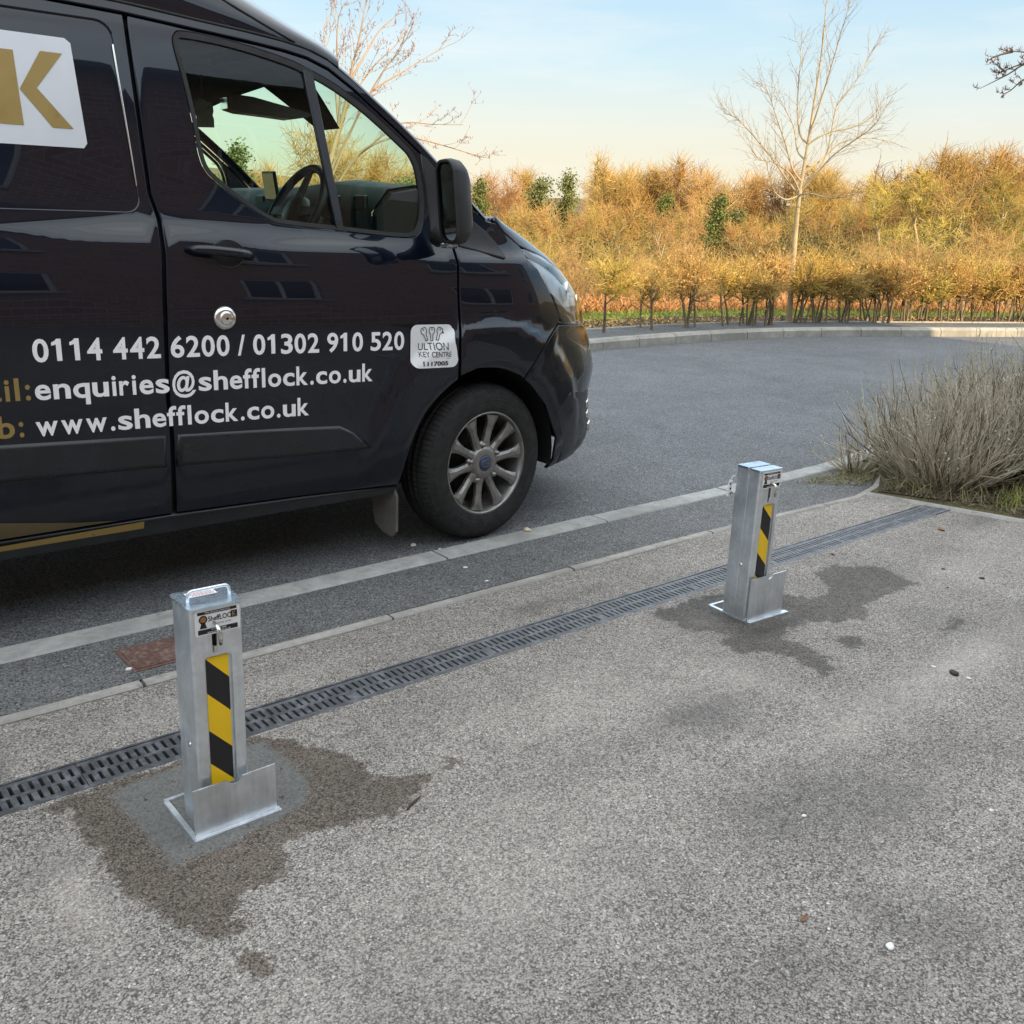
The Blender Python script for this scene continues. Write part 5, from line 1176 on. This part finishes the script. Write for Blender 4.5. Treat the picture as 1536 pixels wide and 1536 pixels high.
for i, (px, rg, top) in enumerate(scr): place('scrub%d' % (i % 3), 'tangled_bush', px, rg, top + rnd.uniform(-8, 6), L3, 'bush', G3, (WOOD, WOOD3, WOOD, WOOD2)[i % 4], rnd.uniform(1.0, 1.3))
# ones that stand out
EV = dict(trunk=M_trunk, crown=M_ever)
for px, rg, top, lb, k, w in ((803, 40, 258, 'broad dark evergreen rising on the left of the wood, just right of the van mirror', 'ever0', 1.2), (846, 41, 250, 'slim pointed evergreen rising above the wood, second to the right of the van mirror', 'ever1', .9), (708, 40, 260, 'dark evergreen half hidden behind the van mirror', 'ever1', 1.), (988, 34, 282, 'small bright green conifer among bare trees left of the tall young tree', 'ever0', .9), (1062, 36, 284, 'large dark green conifer in the hollow left of the tall young tree', 'ever1', 1.3), (1090, 37, 306, 'low dark conifer at the shadowy gap in the wood', 'ever0', 1.5), (600, 40, 255, 'dark evergreen seen through the front of the van window', 'ever0', 1.3), (345, 38, 205, 'leafy evergreen seen through the rear part of the van window', 'ever1', 1.2)):
    place(k, 'evergreen_tree', px, rg, top, lb, 'tree', None, EV, w)
place('ivied', 'ivy_clad_tree', 1390, 25, 238, 'large spreading yellow-green tree with ivy in the right part of the wood', 'tree', None, WOOD3, 1.25)
place('round1', 'bare_tree', 1020, 24, 272, 'pale-stemmed bare tree standing alone above the scrub left of centre', 'tree', None, dict(trunk=M_pale, crown=M_twig2), .8)
place('round2', 'bare_tree', 1132, 28, 322, 'low rounded reddish tree below the dark conifer', 'tree', None, WOOD2, 1.2)
place('ivied', 'ivy_clad_tree', 1500, 27, 240, 'ivy-clad golden tree at the right edge of the photo', 'tree', None, WOOD3, 1.1)
M_thick = bark('dull_olive_leaves', (.085, .078, .028), (.18, .15, .05), .2)
for px, rg, top in ((735, 29, 322), (785, 30, 318), (842, 29, 330), (905, 30, 322), (945, 28, 348), (985, 30, 318), (1045, 30, 322), (1085, 31, 318), (1108, 29, 335), (1165, 29, 322), (1210, 27, 318), (1262, 30, 300), (1310, 28, 318), (1352, 29, 312), (1412, 30, 285), (1455, 29, 300), (1500, 29, 292), (1545, 30, 300), (430, 30, 290), (520, 30, 292), (600, 30, 296), (340, 30, 288)):
    place('thicket%d' % (px % 2), 'evergreen_bush', px, rg, top + rnd.uniform(-6, 6), 'dull dark green bush deep among the bare trees', 'bush', 'dark evergreen bushes inside the wood', dict(trunk=M_trunk, crown=M_thick), 1.1)
# --- young street trees, limb by limb
YT={
 'lead':[(11.58, 8.04, 0.12), (11.57, 8.05, 0.5), (11.57, 8.07, 0.94), (11.56, 8.08, 1.38), (11.56, 8.08, 1.72), (11.57, 8.07, 2.1), (11.58, 8.05, 2.44), (11.59, 8.03, 2.97), (11.6, 8.01, 3.52), (11.6, 8.02, 3.99), (11.59, 8.03, 4.33)],
 'r1':[(11.56, 8.08, 1.82), (11.71, 7.98, 2.05), (11.84, 7.92, 2.32), (11.92, 7.93, 2.74), (12.0, 7.94, 2.96), (12.15, 7.83, 3.21), (12.27, 7.77, 3.5), (12.38, 7.75, 3.67)],
 'r2':[(11.57, 8.06, 1.86), (11.59, 7.85, 2.08), (11.61, 7.65, 2.29), (11.66, 7.39, 2.47), (11.67, 7.18, 2.61), (11.64, 7.04, 2.79)],
 'r3':[(11.58, 8.04, 2.43), (11.76, 7.91, 2.57), (11.98, 7.71, 2.64), (12.17, 7.55, 2.76), (12.31, 7.48, 3.0)],
 'r4':[(11.57, 8.06, 2.15), (11.8, 8.03, 2.2), (12.1, 7.91, 2.47), (12.42, 7.72, 2.55), (12.74, 7.53, 2.52)],
 'r5':[(11.58, 8.04, 2.56), (11.54, 7.92, 2.87), (11.51, 7.79, 3.3), (11.47, 7.67, 3.7), (11.42, 7.56, 4.02)],
 'r6':[(11.56, 8.07, 1.79), (11.49, 7.86, 1.8), (11.46, 7.59, 1.75), (11.42, 7.35, 1.75), (11.38, 7.07, 1.81)],
 'l1':[(11.55, 8.09, 1.79), (11.51, 8.25, 1.96), (11.44, 8.47, 2.23), (11.37, 8.67, 2.45), (11.29, 8.88, 2.66), (11.26, 9.03, 2.78), (11.21, 9.2, 2.84)],
 'l2':[(11.55, 8.09, 1.77), (11.33, 8.13, 1.72), (11.13, 8.17, 1.81), (10.96, 8.14, 1.97), (10.8, 8.1, 2.14)],
 'l3':[(11.56, 8.07, 1.96), (11.44, 8.14, 2.1), (11.31, 8.21, 2.42), (11.18, 8.3, 2.74), (11.05, 8.37, 3.02), (10.92, 8.44, 3.13)],
 'l4':[(11.57, 8.06, 2.44), (11.56, 8.18, 2.56), (11.57, 8.27, 2.9), (11.6, 8.32, 3.31), (11.65, 8.36, 3.56), (11.64, 8.48, 3.77)],
 'l5':[(11.56, 8.08, 1.82), (11.37, 8.12, 2.04), (11.13, 8.24, 2.18), (10.93, 8.3, 2.2), (10.76, 8.32, 2.31)],
 'l6':[(11.57, 8.06, 2.23), (11.63, 8.24, 2.36), (11.7, 8.39, 2.67), (11.7, 8.65, 3.02), (11.74, 8.85, 3.29)],
}
RT={
 'lead':[(4.81, 9.11, 0.29), (4.85, 9.08, 0.96), (4.89, 9.07, 1.28), (4.97, 9.02, 1.73), (5.06, 8.97, 2.08), (5.15, 8.92, 2.42), (5.2, 8.89, 2.72), (5.27, 8.85, 3.02), (5.34, 8.81, 3.43)],
 'b1':[(5.03, 8.99, 1.95), (5.15, 8.99, 2.24), (5.25, 9.0, 2.45), (5.47, 8.94, 2.76), (5.68, 8.88, 2.96), (5.81, 8.87, 3.12)],
 'b2':[(4.95, 9.03, 1.67), (5.1, 8.86, 2.05), (5.26, 8.67, 2.47), (5.35, 8.52, 2.7), (5.42, 8.38, 2.84), (5.42, 8.29, 2.99)],
 'b3':[(4.92, 9.05, 1.48), (5.25, 8.98, 2.19), (5.44, 8.98, 2.51), (5.75, 8.9, 2.72), (6.03, 8.84, 2.9), (6.3, 8.77, 3.05)],
 'b4':[(4.9, 9.06, 1.35), (5.16, 8.84, 1.86), (5.3, 8.69, 2.02), (5.49, 8.5, 2.21), (5.73, 8.27, 2.21), (5.93, 8.05, 2.21)],
 'b5':[(4.91, 9.05, 1.41), (5.27, 8.89, 1.93), (5.63, 8.72, 2.11), (5.93, 8.57, 2.07), (6.23, 8.4, 1.99), (6.38, 8.34, 1.96)],
 'b6':[(5.08, 8.96, 2.11), (5.09, 9.02, 2.42), (5.1, 9.09, 2.67), (5.08, 9.17, 2.85), (5.09, 9.23, 3.1), (5.22, 9.23, 3.28)],
 'b7':[(5.06, 8.97, 2.08), (5.06, 8.89, 2.47), (5.0, 8.83, 2.81), (4.98, 8.76, 3.08), (4.99, 8.67, 3.21)],
 'b8':[(4.97, 9.02, 1.73), (4.97, 9.18, 1.99), (4.94, 9.34, 2.24), (4.88, 9.52, 2.37)],
 'b9':[(5.18, 8.9, 2.6), (5.35, 8.88, 2.86), (5.5, 8.87, 3.08), (5.69, 8.82, 3.25)],
}
TT={
 'a':[(7.49, 2.8, 2.59), (7.36, 3.07, 2.56), (7.24, 3.28, 2.53), (7.15, 3.42, 2.54), (7.1, 3.46, 2.54)],
 'b':[(7.22, 3.45, 2.55), (7.18, 3.52, 2.53), (7.15, 3.58, 2.5)],
 'c':[(7.5, 2.79, 2.51), (7.38, 3.15, 2.48), (7.3, 3.38, 2.48), (7.27, 3.51, 2.44), (7.27, 3.56, 2.43)],
 'd':[(7.39, 3.07, 2.48), (7.3, 3.36, 2.48), (7.27, 3.49, 2.41), (7.23, 3.65, 2.33)],
 'e':[(7.52, 2.74, 2.22), (7.31, 3.24, 2.4), (7.26, 3.36, 2.37), (7.23, 3.43, 2.3), (7.21, 3.47, 2.28)],
 'f':[(7.21, 3.47, 2.42), (7.19, 3.51, 2.45), (7.18, 3.53, 2.47)],
}
def young_tree(name, label, limbs, r0, mats, seed, tw, buds=0, base=None):
    pl = Plant(seed); r = pl.r
    o0 = Vector(base or limbs['lead'][0]); o0.z = base[2] if base else .1
    for k, L in limbs.items():
        pts = [np.array(p) - np.array(o0) for p in catmull(L, 4)]
        if k == 'lead': pts[0] = np.array([0, 0, -.1]) if base is None else pts[0]; rr_ = np.interp(np.linspace(0, 1, len(pts)), [0, .3, .5, 1], [r0, r0 * .82, r0 * .5, r0 * .07])
        else: rr_ = np.linspace(r0 * .32, r0 * .05, len(pts))
        pl.poly('trunk', pts, rr_, 8); n = int(len(pts) * ((1.15 if not buds else .45) if k != 'lead' else .7))
        for j in range(n):
            u = (.25 if k != 'lead' else .48) + (.75 if k != 'lead' else .52) * (j + r.random()) / n; p, d_ = pl.along(pts, min(u, .99)); b = pl.branch('crown', p, side_dir(pl, d_, math.radians(r.uniform(22, 48))) + np.array([0, 0, .12]), tw * r.uniform(.45, 1.2) * (1.2 - .5 * u), r0 * .07, r0 * .032, 5, .10, .03, 4)
            for q in range(r.randint(2, 4)):
                p2, d2 = pl.along(b, r.uniform(.25, 1.)); c_ = pl.branch('crown', p2, side_dir(pl, d2, math.radians(r.uniform(20, 55))), tw * r.uniform(.12, .38), r0 * .04, r0 * .022, 3, .14, .03, 3)
                if buds:
                    for e in (c_[-1], c_[1], b[-1], p2): pl.poly('buds', [e, e + pl.np.randn(3) * .012 + np.array([0, 0, .014])], [r0 * .075, r0 * .03], 4)
    return make_tree(name, pl, tuple(o0), label, 'tree', None, mats)
young_tree('young_tree', 'tall slim bare young tree with pale trunk in the hedge line, right of centre', YT, .044, dict(trunk=M_pale, crown=M_paletw), 5, .50)
young_tree('young_tree', 'bare young tree with red buds behind the van, its branches above the windscreen', RT, .042, dict(trunk=M_rowan, crown=M_rowan, buds=M_bud), 6, .42, 1)
TT['lead'] = [(8.35, 1.85, 0), (8.33, 1.87, .9), (8.30, 1.9, 1.7), (8.33, 1.88, 2.4), (8.4, 1.8, 3.4)]
TT['g'] = [(8.30, 1.9, 1.9), (8.0, 2.3, 2.3), (7.7, 2.6, 2.52), (7.5, 2.8, 2.58)]; TT['h'] = [(8.30, 1.9, 1.8), (7.9, 2.3, 2.05), (7.52, 2.74, 2.22)]
young_tree('young_tree', 'bare tree outside the frame whose dark twig tips reach in at the upper right', TT, .030, dict(trunk=M_hstem, crown=M_hstem, buds=M_bud), 8, .07, 1, (8.35, 1.85, 0))
# --- hedge along the far pavement
def gen_hedge(seed, H, W_, nst, ntw, nlf, single=False):
    pl = Plant(seed); r = pl.r
    for i in range(nst):
        a = r.uniform(0, 6.28); x0, y0 = (0, 0) if single else (r.uniform(-.16, .16), r.uniform(-.10, .10))
        b = pl.branch('stems', (x0, y0, -.08), (r.uniform(-.28, .28) if not single else .02, r.uniform(-.2, .2), 1.), H * r.uniform(.66, .86), .017 if not single else .024, .009, 5, .06, .04, 6)
        nb_ = r.randint(5, 8)
        for j in range(nb_):
            p, d_ = pl.along(b, .52 + .48 * (j + r.random()) / nb_); b2 = pl.branch('stems', p, side_dir(pl, d_, math.radians(r.uniform(30, 65))), W_ * r.uniform(.25, .5), .011, .006, 4, .14, .05, 4)
            n3 = max(3, ntw // (nst * nb_))
            for k in range(n3):
                p3, d3 = pl.along(b2, r.uniform(.15, 1.)); c_ = pl.branch('twigs', p3, side_dir(pl, d3, math.radians(r.uniform(15, 70))) + np.array([0, 0, .15]), r.uniform(.10, .34), .0048, .0028, 3, .2, .03, 3)
                for q in range(max(1, nlf // (nst * nb_ * n3))):
                    if r.random() < .8: pl.leaf('leaves', c_[r.randint(1, 3)] + pl.np.randn(3) * .02, r.uniform(.025, .05))
    return pl
for i in range(4): proto('hedge%d' % i, lambda: gen_hedge(80 + i, 1.0, .66, 6, 700, 1150))
proto('hedge_thin', lambda: gen_hedge(90, 1.0, .75, 3, 420, 200)); proto('hedge_single', lambda: gen_hedge(91, 1.15, .95, 1, 420, 240, True))
HM = dict(stems=M_hstem, twigs=M_twig, leaves=M_hleaf); HM2 = dict(stems=M_hstem, twigs=M_twig3, leaves=M_hleaf)
hedge_pts = [(905, 495, 'hedge_single', 398, 'slim single-stemmed shrub nearest the van bonnet, on the grass edge'), (968, 490, 'hedge_thin', 392, 'open forked shrub second from the van along the far pavement'), (1036, 487, 'hedge0', 385, 'many-stemmed open shrub third from the van along the far pavement'),
 (1100, 485, 'hedge_thin', 388), (1122, 484, 'hedge1', 384), (1155, 484, 'hedge2', 386), (1203, 482, 'hedge3', 388), (1232, 481, 'hedge0', 386), (1262, 480, 'hedge1', 390), (1300, 480, 'hedge2', 393), (1322, 480, 'hedge0', 392), (1350, 479, 'hedge3', 392), (1378, 479, 'hedge1', 396), (1408, 479, 'hedge2', 394), (1440, 479, 'hedge0', 396), (1470, 479, 'hedge3', 394), (1500, 480, 'hedge1', 393), (1530, 480, 'hedge2', 395), (1565, 480, 'hedge0', 395), (1600, 481, 'hedge3', 395), (1650, 482, 'hedge1', 395)]
def ground_at(px, py, z=.12):
    v = CM @ np.array([px - 768, py - 768, FOC]); t_ = (z - CAM_H) / v[2]; return v[0] * t_, v[1] * t_
for i, hp_ in enumerate(hedge_pts):
    px, py, key, top = hp_[:4]; x, y = ground_at(px, py + 2); rg = math.hypot(x, y)
    o = place(key, 'hedge_shrub', px, rg, top, hp_[4] if len(hp_) > 4 else 'clipped hedge shrub with dry brown leaves along the far pavement', 'shrub', None if len(hp_) > 4 else 'clipped hedge along the far pavement', HM if i % 3 else HM2, 1.15)
    o.location = (x, y, .12); hh = CAM_H + slope_at(px, top) * rg - .12; s_ = hh / PROT[key]['H']; o.scale = (max(s_, .8) * 1.12, max(s_, .8) * 1.12, s_ * 1.2)
# --- ground cover beyond the hedge
def tuft_field(name, kind_label, line_a, line_b, n, h0, h1, mat, seed, w=.012, lean=.5, za=.10, zb=.0, tz=False):
    pl = Plant(seed); r = pl.r; m = len(line_a) - 1
    for i in range(n):
        u = r.random() * m; k = int(u); f = u - k; v = r.random(); a = np.array(line_a[k]) * (1 - f) + np.array(line_a[k + 1]) * f; b = np.array(line_b[k]) * (1 - f) + np.array(line_b[k + 1]) * f; p = a * (1 - v) + b * v
        z = za + (zb - za) * v; L = r.uniform(h0, h1); d_ = np.array([r.gauss(0, lean), r.gauss(0, lean), 1.]); d_ /= np.linalg.norm(d_); e = np.array([p[0], p[1], z]); q = np.array([r.gauss(0, 1), r.gauss(0, 1), 0]); q /= np.linalg.norm(q) + 1e-6
        V, F, c = bb = pl.bag('blades'); mid = e + d_ * L * .6; tip = mid + (d_ + np.array([q[1], -q[0], -.6]) * .5) * L * .45; V.append(np.stack([e - q * w / 2, e + q * w / 2, mid + q * w * .35, mid - q * w * .35])); F.append(np.array([[0, 1, 2, 3]]) + c); V.append(np.stack([mid - q * w * .35, mid + q * w * .35, tip + q * w * .08, tip - q * w * .08])); F.append(np.array([[4, 5, 6, 7]]) + c); bb[2] += 8
    return tag(obj(name, pl.mesh('blades'), mat), kind='stuff')
FKr = [p for p in FK if 3 < p[0] < 24]; sh_ = lambda dd: shift(FKr, dd)
tuft_field('verge_grass_blades', '', sh_(1.4), sh_(2.6), 9000, .03, .075, M_grassb, 31, .014, .6, .125, .10)
tuft_field('hedge_litter', '', sh_(.86), sh_(1.6), 5000, .02, .07, M_hleaf, 32, .02, 1.6, .115, .125)
tuft_field('bracken', '', sh_(2.45), sh_(9.0), 40000, .14, .50, M_brack, 33, .018, .9, .10, -.75)
tuft_field('bramble_scrub', '', sh_(8.0), sh_(16.0), 16000, .3, .8, bark('dark_bramble', (.13, .075, .03), (.27, .16, .065)), 34, .022, .9, -.5, -1.9)
# --- dry shrubs by the driveway
def dry_shrub(loc, label, seed, n, H, W_, lean=(0, 0), dark=.25, spikes=60):
    pl = Plant(seed); r = pl.r
    for i in range(n):
        a = r.uniform(0, 6.28); q = r.random() ** .55; x, y = math.cos(a) * .20 * r.random() ** .5 * W_, math.sin(a) * .20 * r.random() ** .5 * W_; d_ = np.array([math.cos(a) * q * 1.05 + lean[0], math.sin(a) * q * 1.05 + lean[1], .85 - .35 * q]); key = 'dark_stems' if r.random() < dark else 'stems'
        L = H * r.uniform(.55, 1.18); b = pl.branch(key, (x, y, -.02), d_, L, r.choice((.0024, .0032, .0042, .0058)), .0012, 7, .13, .09, 4)
        for k in range(r.randint(1, 4)):
            p2, d2 = pl.along(b, r.uniform(.35, .95)); c_ = pl.branch(key, p2, side_dir(pl, d2, math.radians(r.uniform(12, 32))), L * r.uniform(.12, .38), .0024, .0011, 4, .09, .08, 3)
            if r.random() < .55:
                for z in range(2): pl.leaf('seed_heads', c_[-1 - z] + pl.np.randn(3) * .006, r.uniform(.008, .017))
        if r.random() < .5: pl.leaf('seed_heads', b[-1], r.uniform(.010, .018))
    for i in range(spikes):
        a = r.uniform(0, 6.28); q = r.random() ** .5; pl.branch('stems', (math.cos(a) * .25 * W_ * q, math.sin(a) * .25 * W_ * q, 0), (math.cos(a) * .28 * q + lean[0], math.sin(a) * .28 * q, 1), H * r.uniform(1.1, 1.42), .0019, .0008, 5, .04, .05, 3)
    return make_tree('dry_shrub', pl, loc, label, 'shrub', None, dict(stems=M_stalk, dark_stems=M_stalk2, seed_heads=M_seed))
dry_shrub((5.15, 2.47, .01), 'dry grey many-stemmed shrub at the corner of the driveway, nearest the drain', 101, 560, .52, .98, (-.03, .04), .22)
dry_shrub((5.72, 2.36, .01), 'dry grey shrub just behind the corner one, with tall thin spikes', 102, 560, .54, 1.0, (.0, .0), .32, 110)
dry_shrub((6.45, 2.75, .01), 'dry grey shrub farthest from the driveway, near the road kerb', 103, 480, .56, 1.0, (.0, .0), .35, 110)
dry_shrub((5.70, 1.85, .01), 'dark dry shrub cut by the right edge of the photo', 104, 560, .55, 1.1, (-.1, .1), .4, 60)
dry_shrub((6.6, 2.3, .01), 'dry grey shrub behind the others at the right edge of the photo', 105, 600, .62, 1.1, (0, 0), .4, 110)
# small sprig on the edge of the bed
dry_shrub((4.98, 2.90, .01), 'small grey-green sprig at the left of the dry shrubs, by the kerb', 106, 40, .26, .3, (-.1, 0), .2, 0)
bedA = [(4.70, 2.56), (4.74, 2.3), (4.82, 2.0), (4.9, 1.7), (5.05, 1.2)]; bedB = [(6.0, 3.0), (6.3, 2.6), (6.4, 2.2), (6.6, 1.8), (6.6, 1.2)]
tuft_field('bed_grass', '', bedA, bedB, 1700, .05, .17, M_grassd, 35, .005, .6, .01, .01)
tuft_field('bed_green_grass', '', [(4.86, 2.05), (4.90, 1.8), (5.0, 1.3)], [(5.6, 2.2), (5.7, 1.8), (5.7, 1.3)], 700, .05, .12, M_grassb, 36, .005, .6, .01, .01)
tuft_field('dead_litter', '', bedA, bedB, 3000, .02, .07, M_stalk2, 37, .008, 2.2, .015, .015)
tuft_field('moss_litter', '', [(4.45, 2.93), (4.8, 2.93), (5.2, 2.98)], [(4.72, 2.68), (4.95, 2.76), (5.3, 2.9)], 1400, .01, .035, M_grassd, 38, .006, 2.2, .004, .004)
# ------------------------------------------------------------------ the house behind the camera (it shades the drive and shows in the van's paint)
def brick(name):
    t = NT(name); v = t.pos(); mp_ = t.n('ShaderNodeMapping'); mp_.inputs['Rotation'].default_value = (R(90), 0, 0); t.t.links.new(v, mp_.inputs[0])
    b = t.n('ShaderNodeTexBrick', {'Scale': 1., 'Mortar Size': .006, 'Brick Width': .225, 'Row Height': .075, 'Color1': (.47, .27, .165, 1), 'Color2': (.35, .195, .125, 1), 'Mortar': (.50, .46, .41, 1)}); t.t.links.new(mp_.outputs[0], b.inputs['Vector'])
    t.p(col=b.outputs[0], rough=.9); return t.m
M_brick = brick('red_brown_brick'); M_roof = varied('dark_roof_tiles', (.06, .055, .055), .8, var=.3); M_stone = varied('pale_stone_sill', (.52, .49, .43), .85, var=.1)
M_frame = varied('white_frame', (.75, .76, .77), .4, var=.03); M_wpane = varied('dark_window_glass', (.03, .045, .06), .04, coat=1, var=.1)
HY, HX0, HX1, EAVE, RIDGE, DEP = -4.2, -15.0, 13.15, 5.6, 7.25, 7.0
house = thing('brick_house', ((HX0 + HX1) / 2, HY, 0), 'long brick house behind the camera, seen only mirrored in the van', 'house')
HO = Vector(house.location)
def hb(m, name, mat, par=house): m.v = [tuple(Vector(q) - HO) for q in m.v]; return m.build(name, mat, par)
wins = []
for k in range(9):
    xc = HX0 + 1.6 + k * 3.1
    for z0, z1 in ((.95, 2.15), (3.45, 4.75)): wins.append((xc, z0, z1, 1.25 if k % 2 else .95))
openings = [[(x - w / 2, z0), (x + w / 2, z0), (x + w / 2, z1), (x - w / 2, z1)] for x, z0, z1, w in wins]
outl = [(HX0, -.15), (HX1, -.15), (HX1, EAVE), (HX0, EAVE)]
loops = [outl] + openings; pts = []; E = []
for L in loops:
    b = len(pts); pts += [Vector(p) for p in L]; E += [(b + i, b + (i + 1) % len(L)) for i in range(len(L))]
r_ = delaunay_2d_cdt(pts, E, [], 1, 1e-6); m = MB()
m.add([(p.x, HY, p.y) for p in r_[0]], [tuple(f) for f in r_[2] if not any(inside(L, sum(r_[0][i].x for i in f) / 3, sum(r_[0][i].y for i in f) / 3) for L in openings)])
for x, z0, z1, w in wins:
    for a, b in (((x - w / 2, z0), (x + w / 2, z0)), ((x + w / 2, z0), (x + w / 2, z1)), ((x + w / 2, z1), (x - w / 2, z1)), ((x - w / 2, z1), (x - w / 2, z0))):
        m.add([(a[0], HY, a[1]), (b[0], HY, b[1]), (b[0], HY - .1, b[1]), (a[0], HY - .1, a[1])], [(0, 1, 2, 3)])
for X in (HX0, HX1): m.add([(X, HY, -.15), (X, HY - DEP, -.15), (X, HY - DEP, EAVE), (X, HY - DEP / 2, RIDGE), (X, HY, EAVE)], [(0, 1, 2, 3, 4)])
m.add([(HX0, HY - DEP, -.15), (HX1, HY - DEP, -.15), (HX1, HY - DEP, EAVE), (HX0, HY - DEP, EAVE)], [(0, 1, 2, 3)]); hb(m, 'wall', M_brick)
m = MB()
for sg in (1, -1):
    y0 = HY - DEP / 2; e = y0 + sg * (DEP / 2 + .25); ze = EAVE - .11
    V = [(HX0 - .02, y0, RIDGE + .06), (HX1 + .02, y0, RIDGE + .06), (HX1 + .02, e, ze + .06), (HX0 - .02, e, ze + .06)]; V += [(x, y, z - .10) for x, y, z in V]; m.add(V, [(0, 1, 2, 3), (7, 6, 5, 4), (0, 4, 5, 1), (1, 5, 6, 2), (2, 6, 7, 3), (3, 7, 4, 0)])
hb(m, 'roof', M_roof)
for x, z0, z1, w in wins:
    m = MB(); f_ = .06; y = HY - .07
    for c, s_ in (((x, y, z0 + f_ / 2), (w, .05, f_)), ((x, y, z1 - f_ / 2), (w, .05, f_)), ((x - w / 2 + f_ / 2, y, (z0 + z1) / 2), (f_, .05, z1 - z0 - 2 * f_)), ((x + w / 2 - f_ / 2, y, (z0 + z1) / 2), (f_, .05, z1 - z0 - 2 * f_)), ((x, y, (z0 + z1) / 2), (.05, .045, z1 - z0 - 2 * f_))): m.box(c, s_)
    fr_ = hb(m, 'window', M_frame); m = MB(); m.box((x, HY - .085, (z0 + z1) / 2), (w - .02, .012, z1 - z0 - .02)); hb(m, 'pane', M_wpane, fr_)
    m = MB(); m.box((x, HY + .02, z0 - .06), (w + .2, .16, .10)); hb(m, 'sill', M_stone, fr_)
# ------------------------------------------------------------------ little things on the ground
M_peb = varied('white_stone', (.72, .71, .68), .7, var=.15); M_clod = varied('dark_clod', (.055, .048, .04), .95, var=.3); M_dleaf = varied('brown_leaf', (.24, .12, .06), .8, var=.3); M_shell = varied('pale_shell', (.62, .52, .36), .4, var=.35, scale=60)
def lump(name, px, py, size, mat, label, cat, z=0., flat=.6, seed=0):
    x, y = ground_at(px, py, z); r = random.Random(seed + int(px)); bm = bmesh.new(); bmesh.ops.create_icosphere(bm, subdivisions=2, radius=size)
    ph = [r.uniform(0, 6) for _ in range(4)]
    for q in bm.verts: c = q.co / size; q.co = q.co * (1 + .22 * math.sin(3 * c.x + ph[0]) * math.cos(2.5 * c.y + ph[1]) + .15 * math.sin(4 * c.z + ph[2])); q.co.x *= 1.3; q.co.z = max(q.co.z * flat, -size * .3)
    me = bpy.data.meshes.new(name); bm.to_mesh(me); bm.free(); me.polygons.foreach_set('use_smooth', [True] * len(me.polygons)); o = obj(name, me, mat); o.location = (x, y, z + size * .25); o.rotation_euler = (0, 0, r.uniform(0, 6)); return tag(o, label, cat)
for px, py, s_, lb in ((1335, 1421, .0075, 'largest white stone near the lower right of the tarmac'), (1487, 1216, .0055, 'white stone near the right edge of the tarmac'), (1206, 1224, .0045, 'white stone in the middle of the tarmac'), (1243, 1394, .003, 'tiny white stone left of the largest one'), (1242, 1356, .003, 'tiny white stone above and left of the largest one'), (1453, 1018, .006, 'white stone beside a dark clod on the right'), (1400, 1001, .006, 'white stone left of the dark clod on the right'), (193, 1005, .008, 'white stone on the pavement beside the rusty cover'), (698, 852, .007, 'white stone on the pavement strip below the van wheel'), (660, 825, .009, 'pale stone on the kerb behind the van wheel'), (730, 872, .006, 'small white stone on the pavement strip right of the wheel'), (620, 818, .011, 'pale stone in the gutter behind the van wheel')):
    lump('pebble', px, py, s_, M_peb, lb, 'stone')
for px, py, s_, lb in ((1473, 868, .009, 'dark clod of earth on the far right of the tarmac'), (1431, 1011, .014, 'flattened dark clod beside a white stone on the right'), (1249, 832, .007, 'small dark clod on the tarmac beyond the farther bollard'), (1415, 854, .006, 'tiny dark clod left of the far right one'), (1421, 882, .005, 'tiny dark crumb below the far right clod')):
    lump('earth_clod', px, py, s_, M_clod, lb, 'clod', 0, .5)
lump('snail_shell', 791, 796, .014, M_shell, 'pale brown snail shell on the kerb just right of the van wheel', 'shell', .006, .9)
def slip(name, px, py, L, w, mat, label, cat, rot):
    x, y = ground_at(px, py); m = MB(); V = []
    for i in range(7): u = i / 6 - .5; ww = w * math.sqrt(max(1 - (2 * u) ** 2, .03)); V += [(u * L, -ww, .003 + .012 * u * u), (u * L, 0, .001 + .012 * u * u), (u * L, ww, .004 + .012 * u * u)]
    m.add(V, [(3 * i + j, 3 * i + 3 + j, 3 * i + 4 + j, 3 * i + 1 + j) for i in range(6) for j in range(2)]); o = m.build(name, mat); o.location = (x, y, .001); o.rotation_euler = (0, 0, rot); return tag(o, label, cat)
slip('dead_leaf', 1216, 1304, .030, .004, M_dleaf, 'curled brown leaf on the tarmac, lower right of centre', 'leaf', .1)
slip('dead_leaf', 1418, 758, .05, .013, M_dleaf, 'dry brown leaf in the bed at the foot of the shrubs', 'leaf', .9)
m = MB(); x, y = ground_at(620, 1139); m.tube([(x - .026, y - .014, .004), (x - .008, y - .003, .005), (x + .026, y + .012, .003)], [.002, .0035, .002], 6); tag(m.build('twig', M_clod), 'short dark twig on the tarmac between the bollards', 'twig')
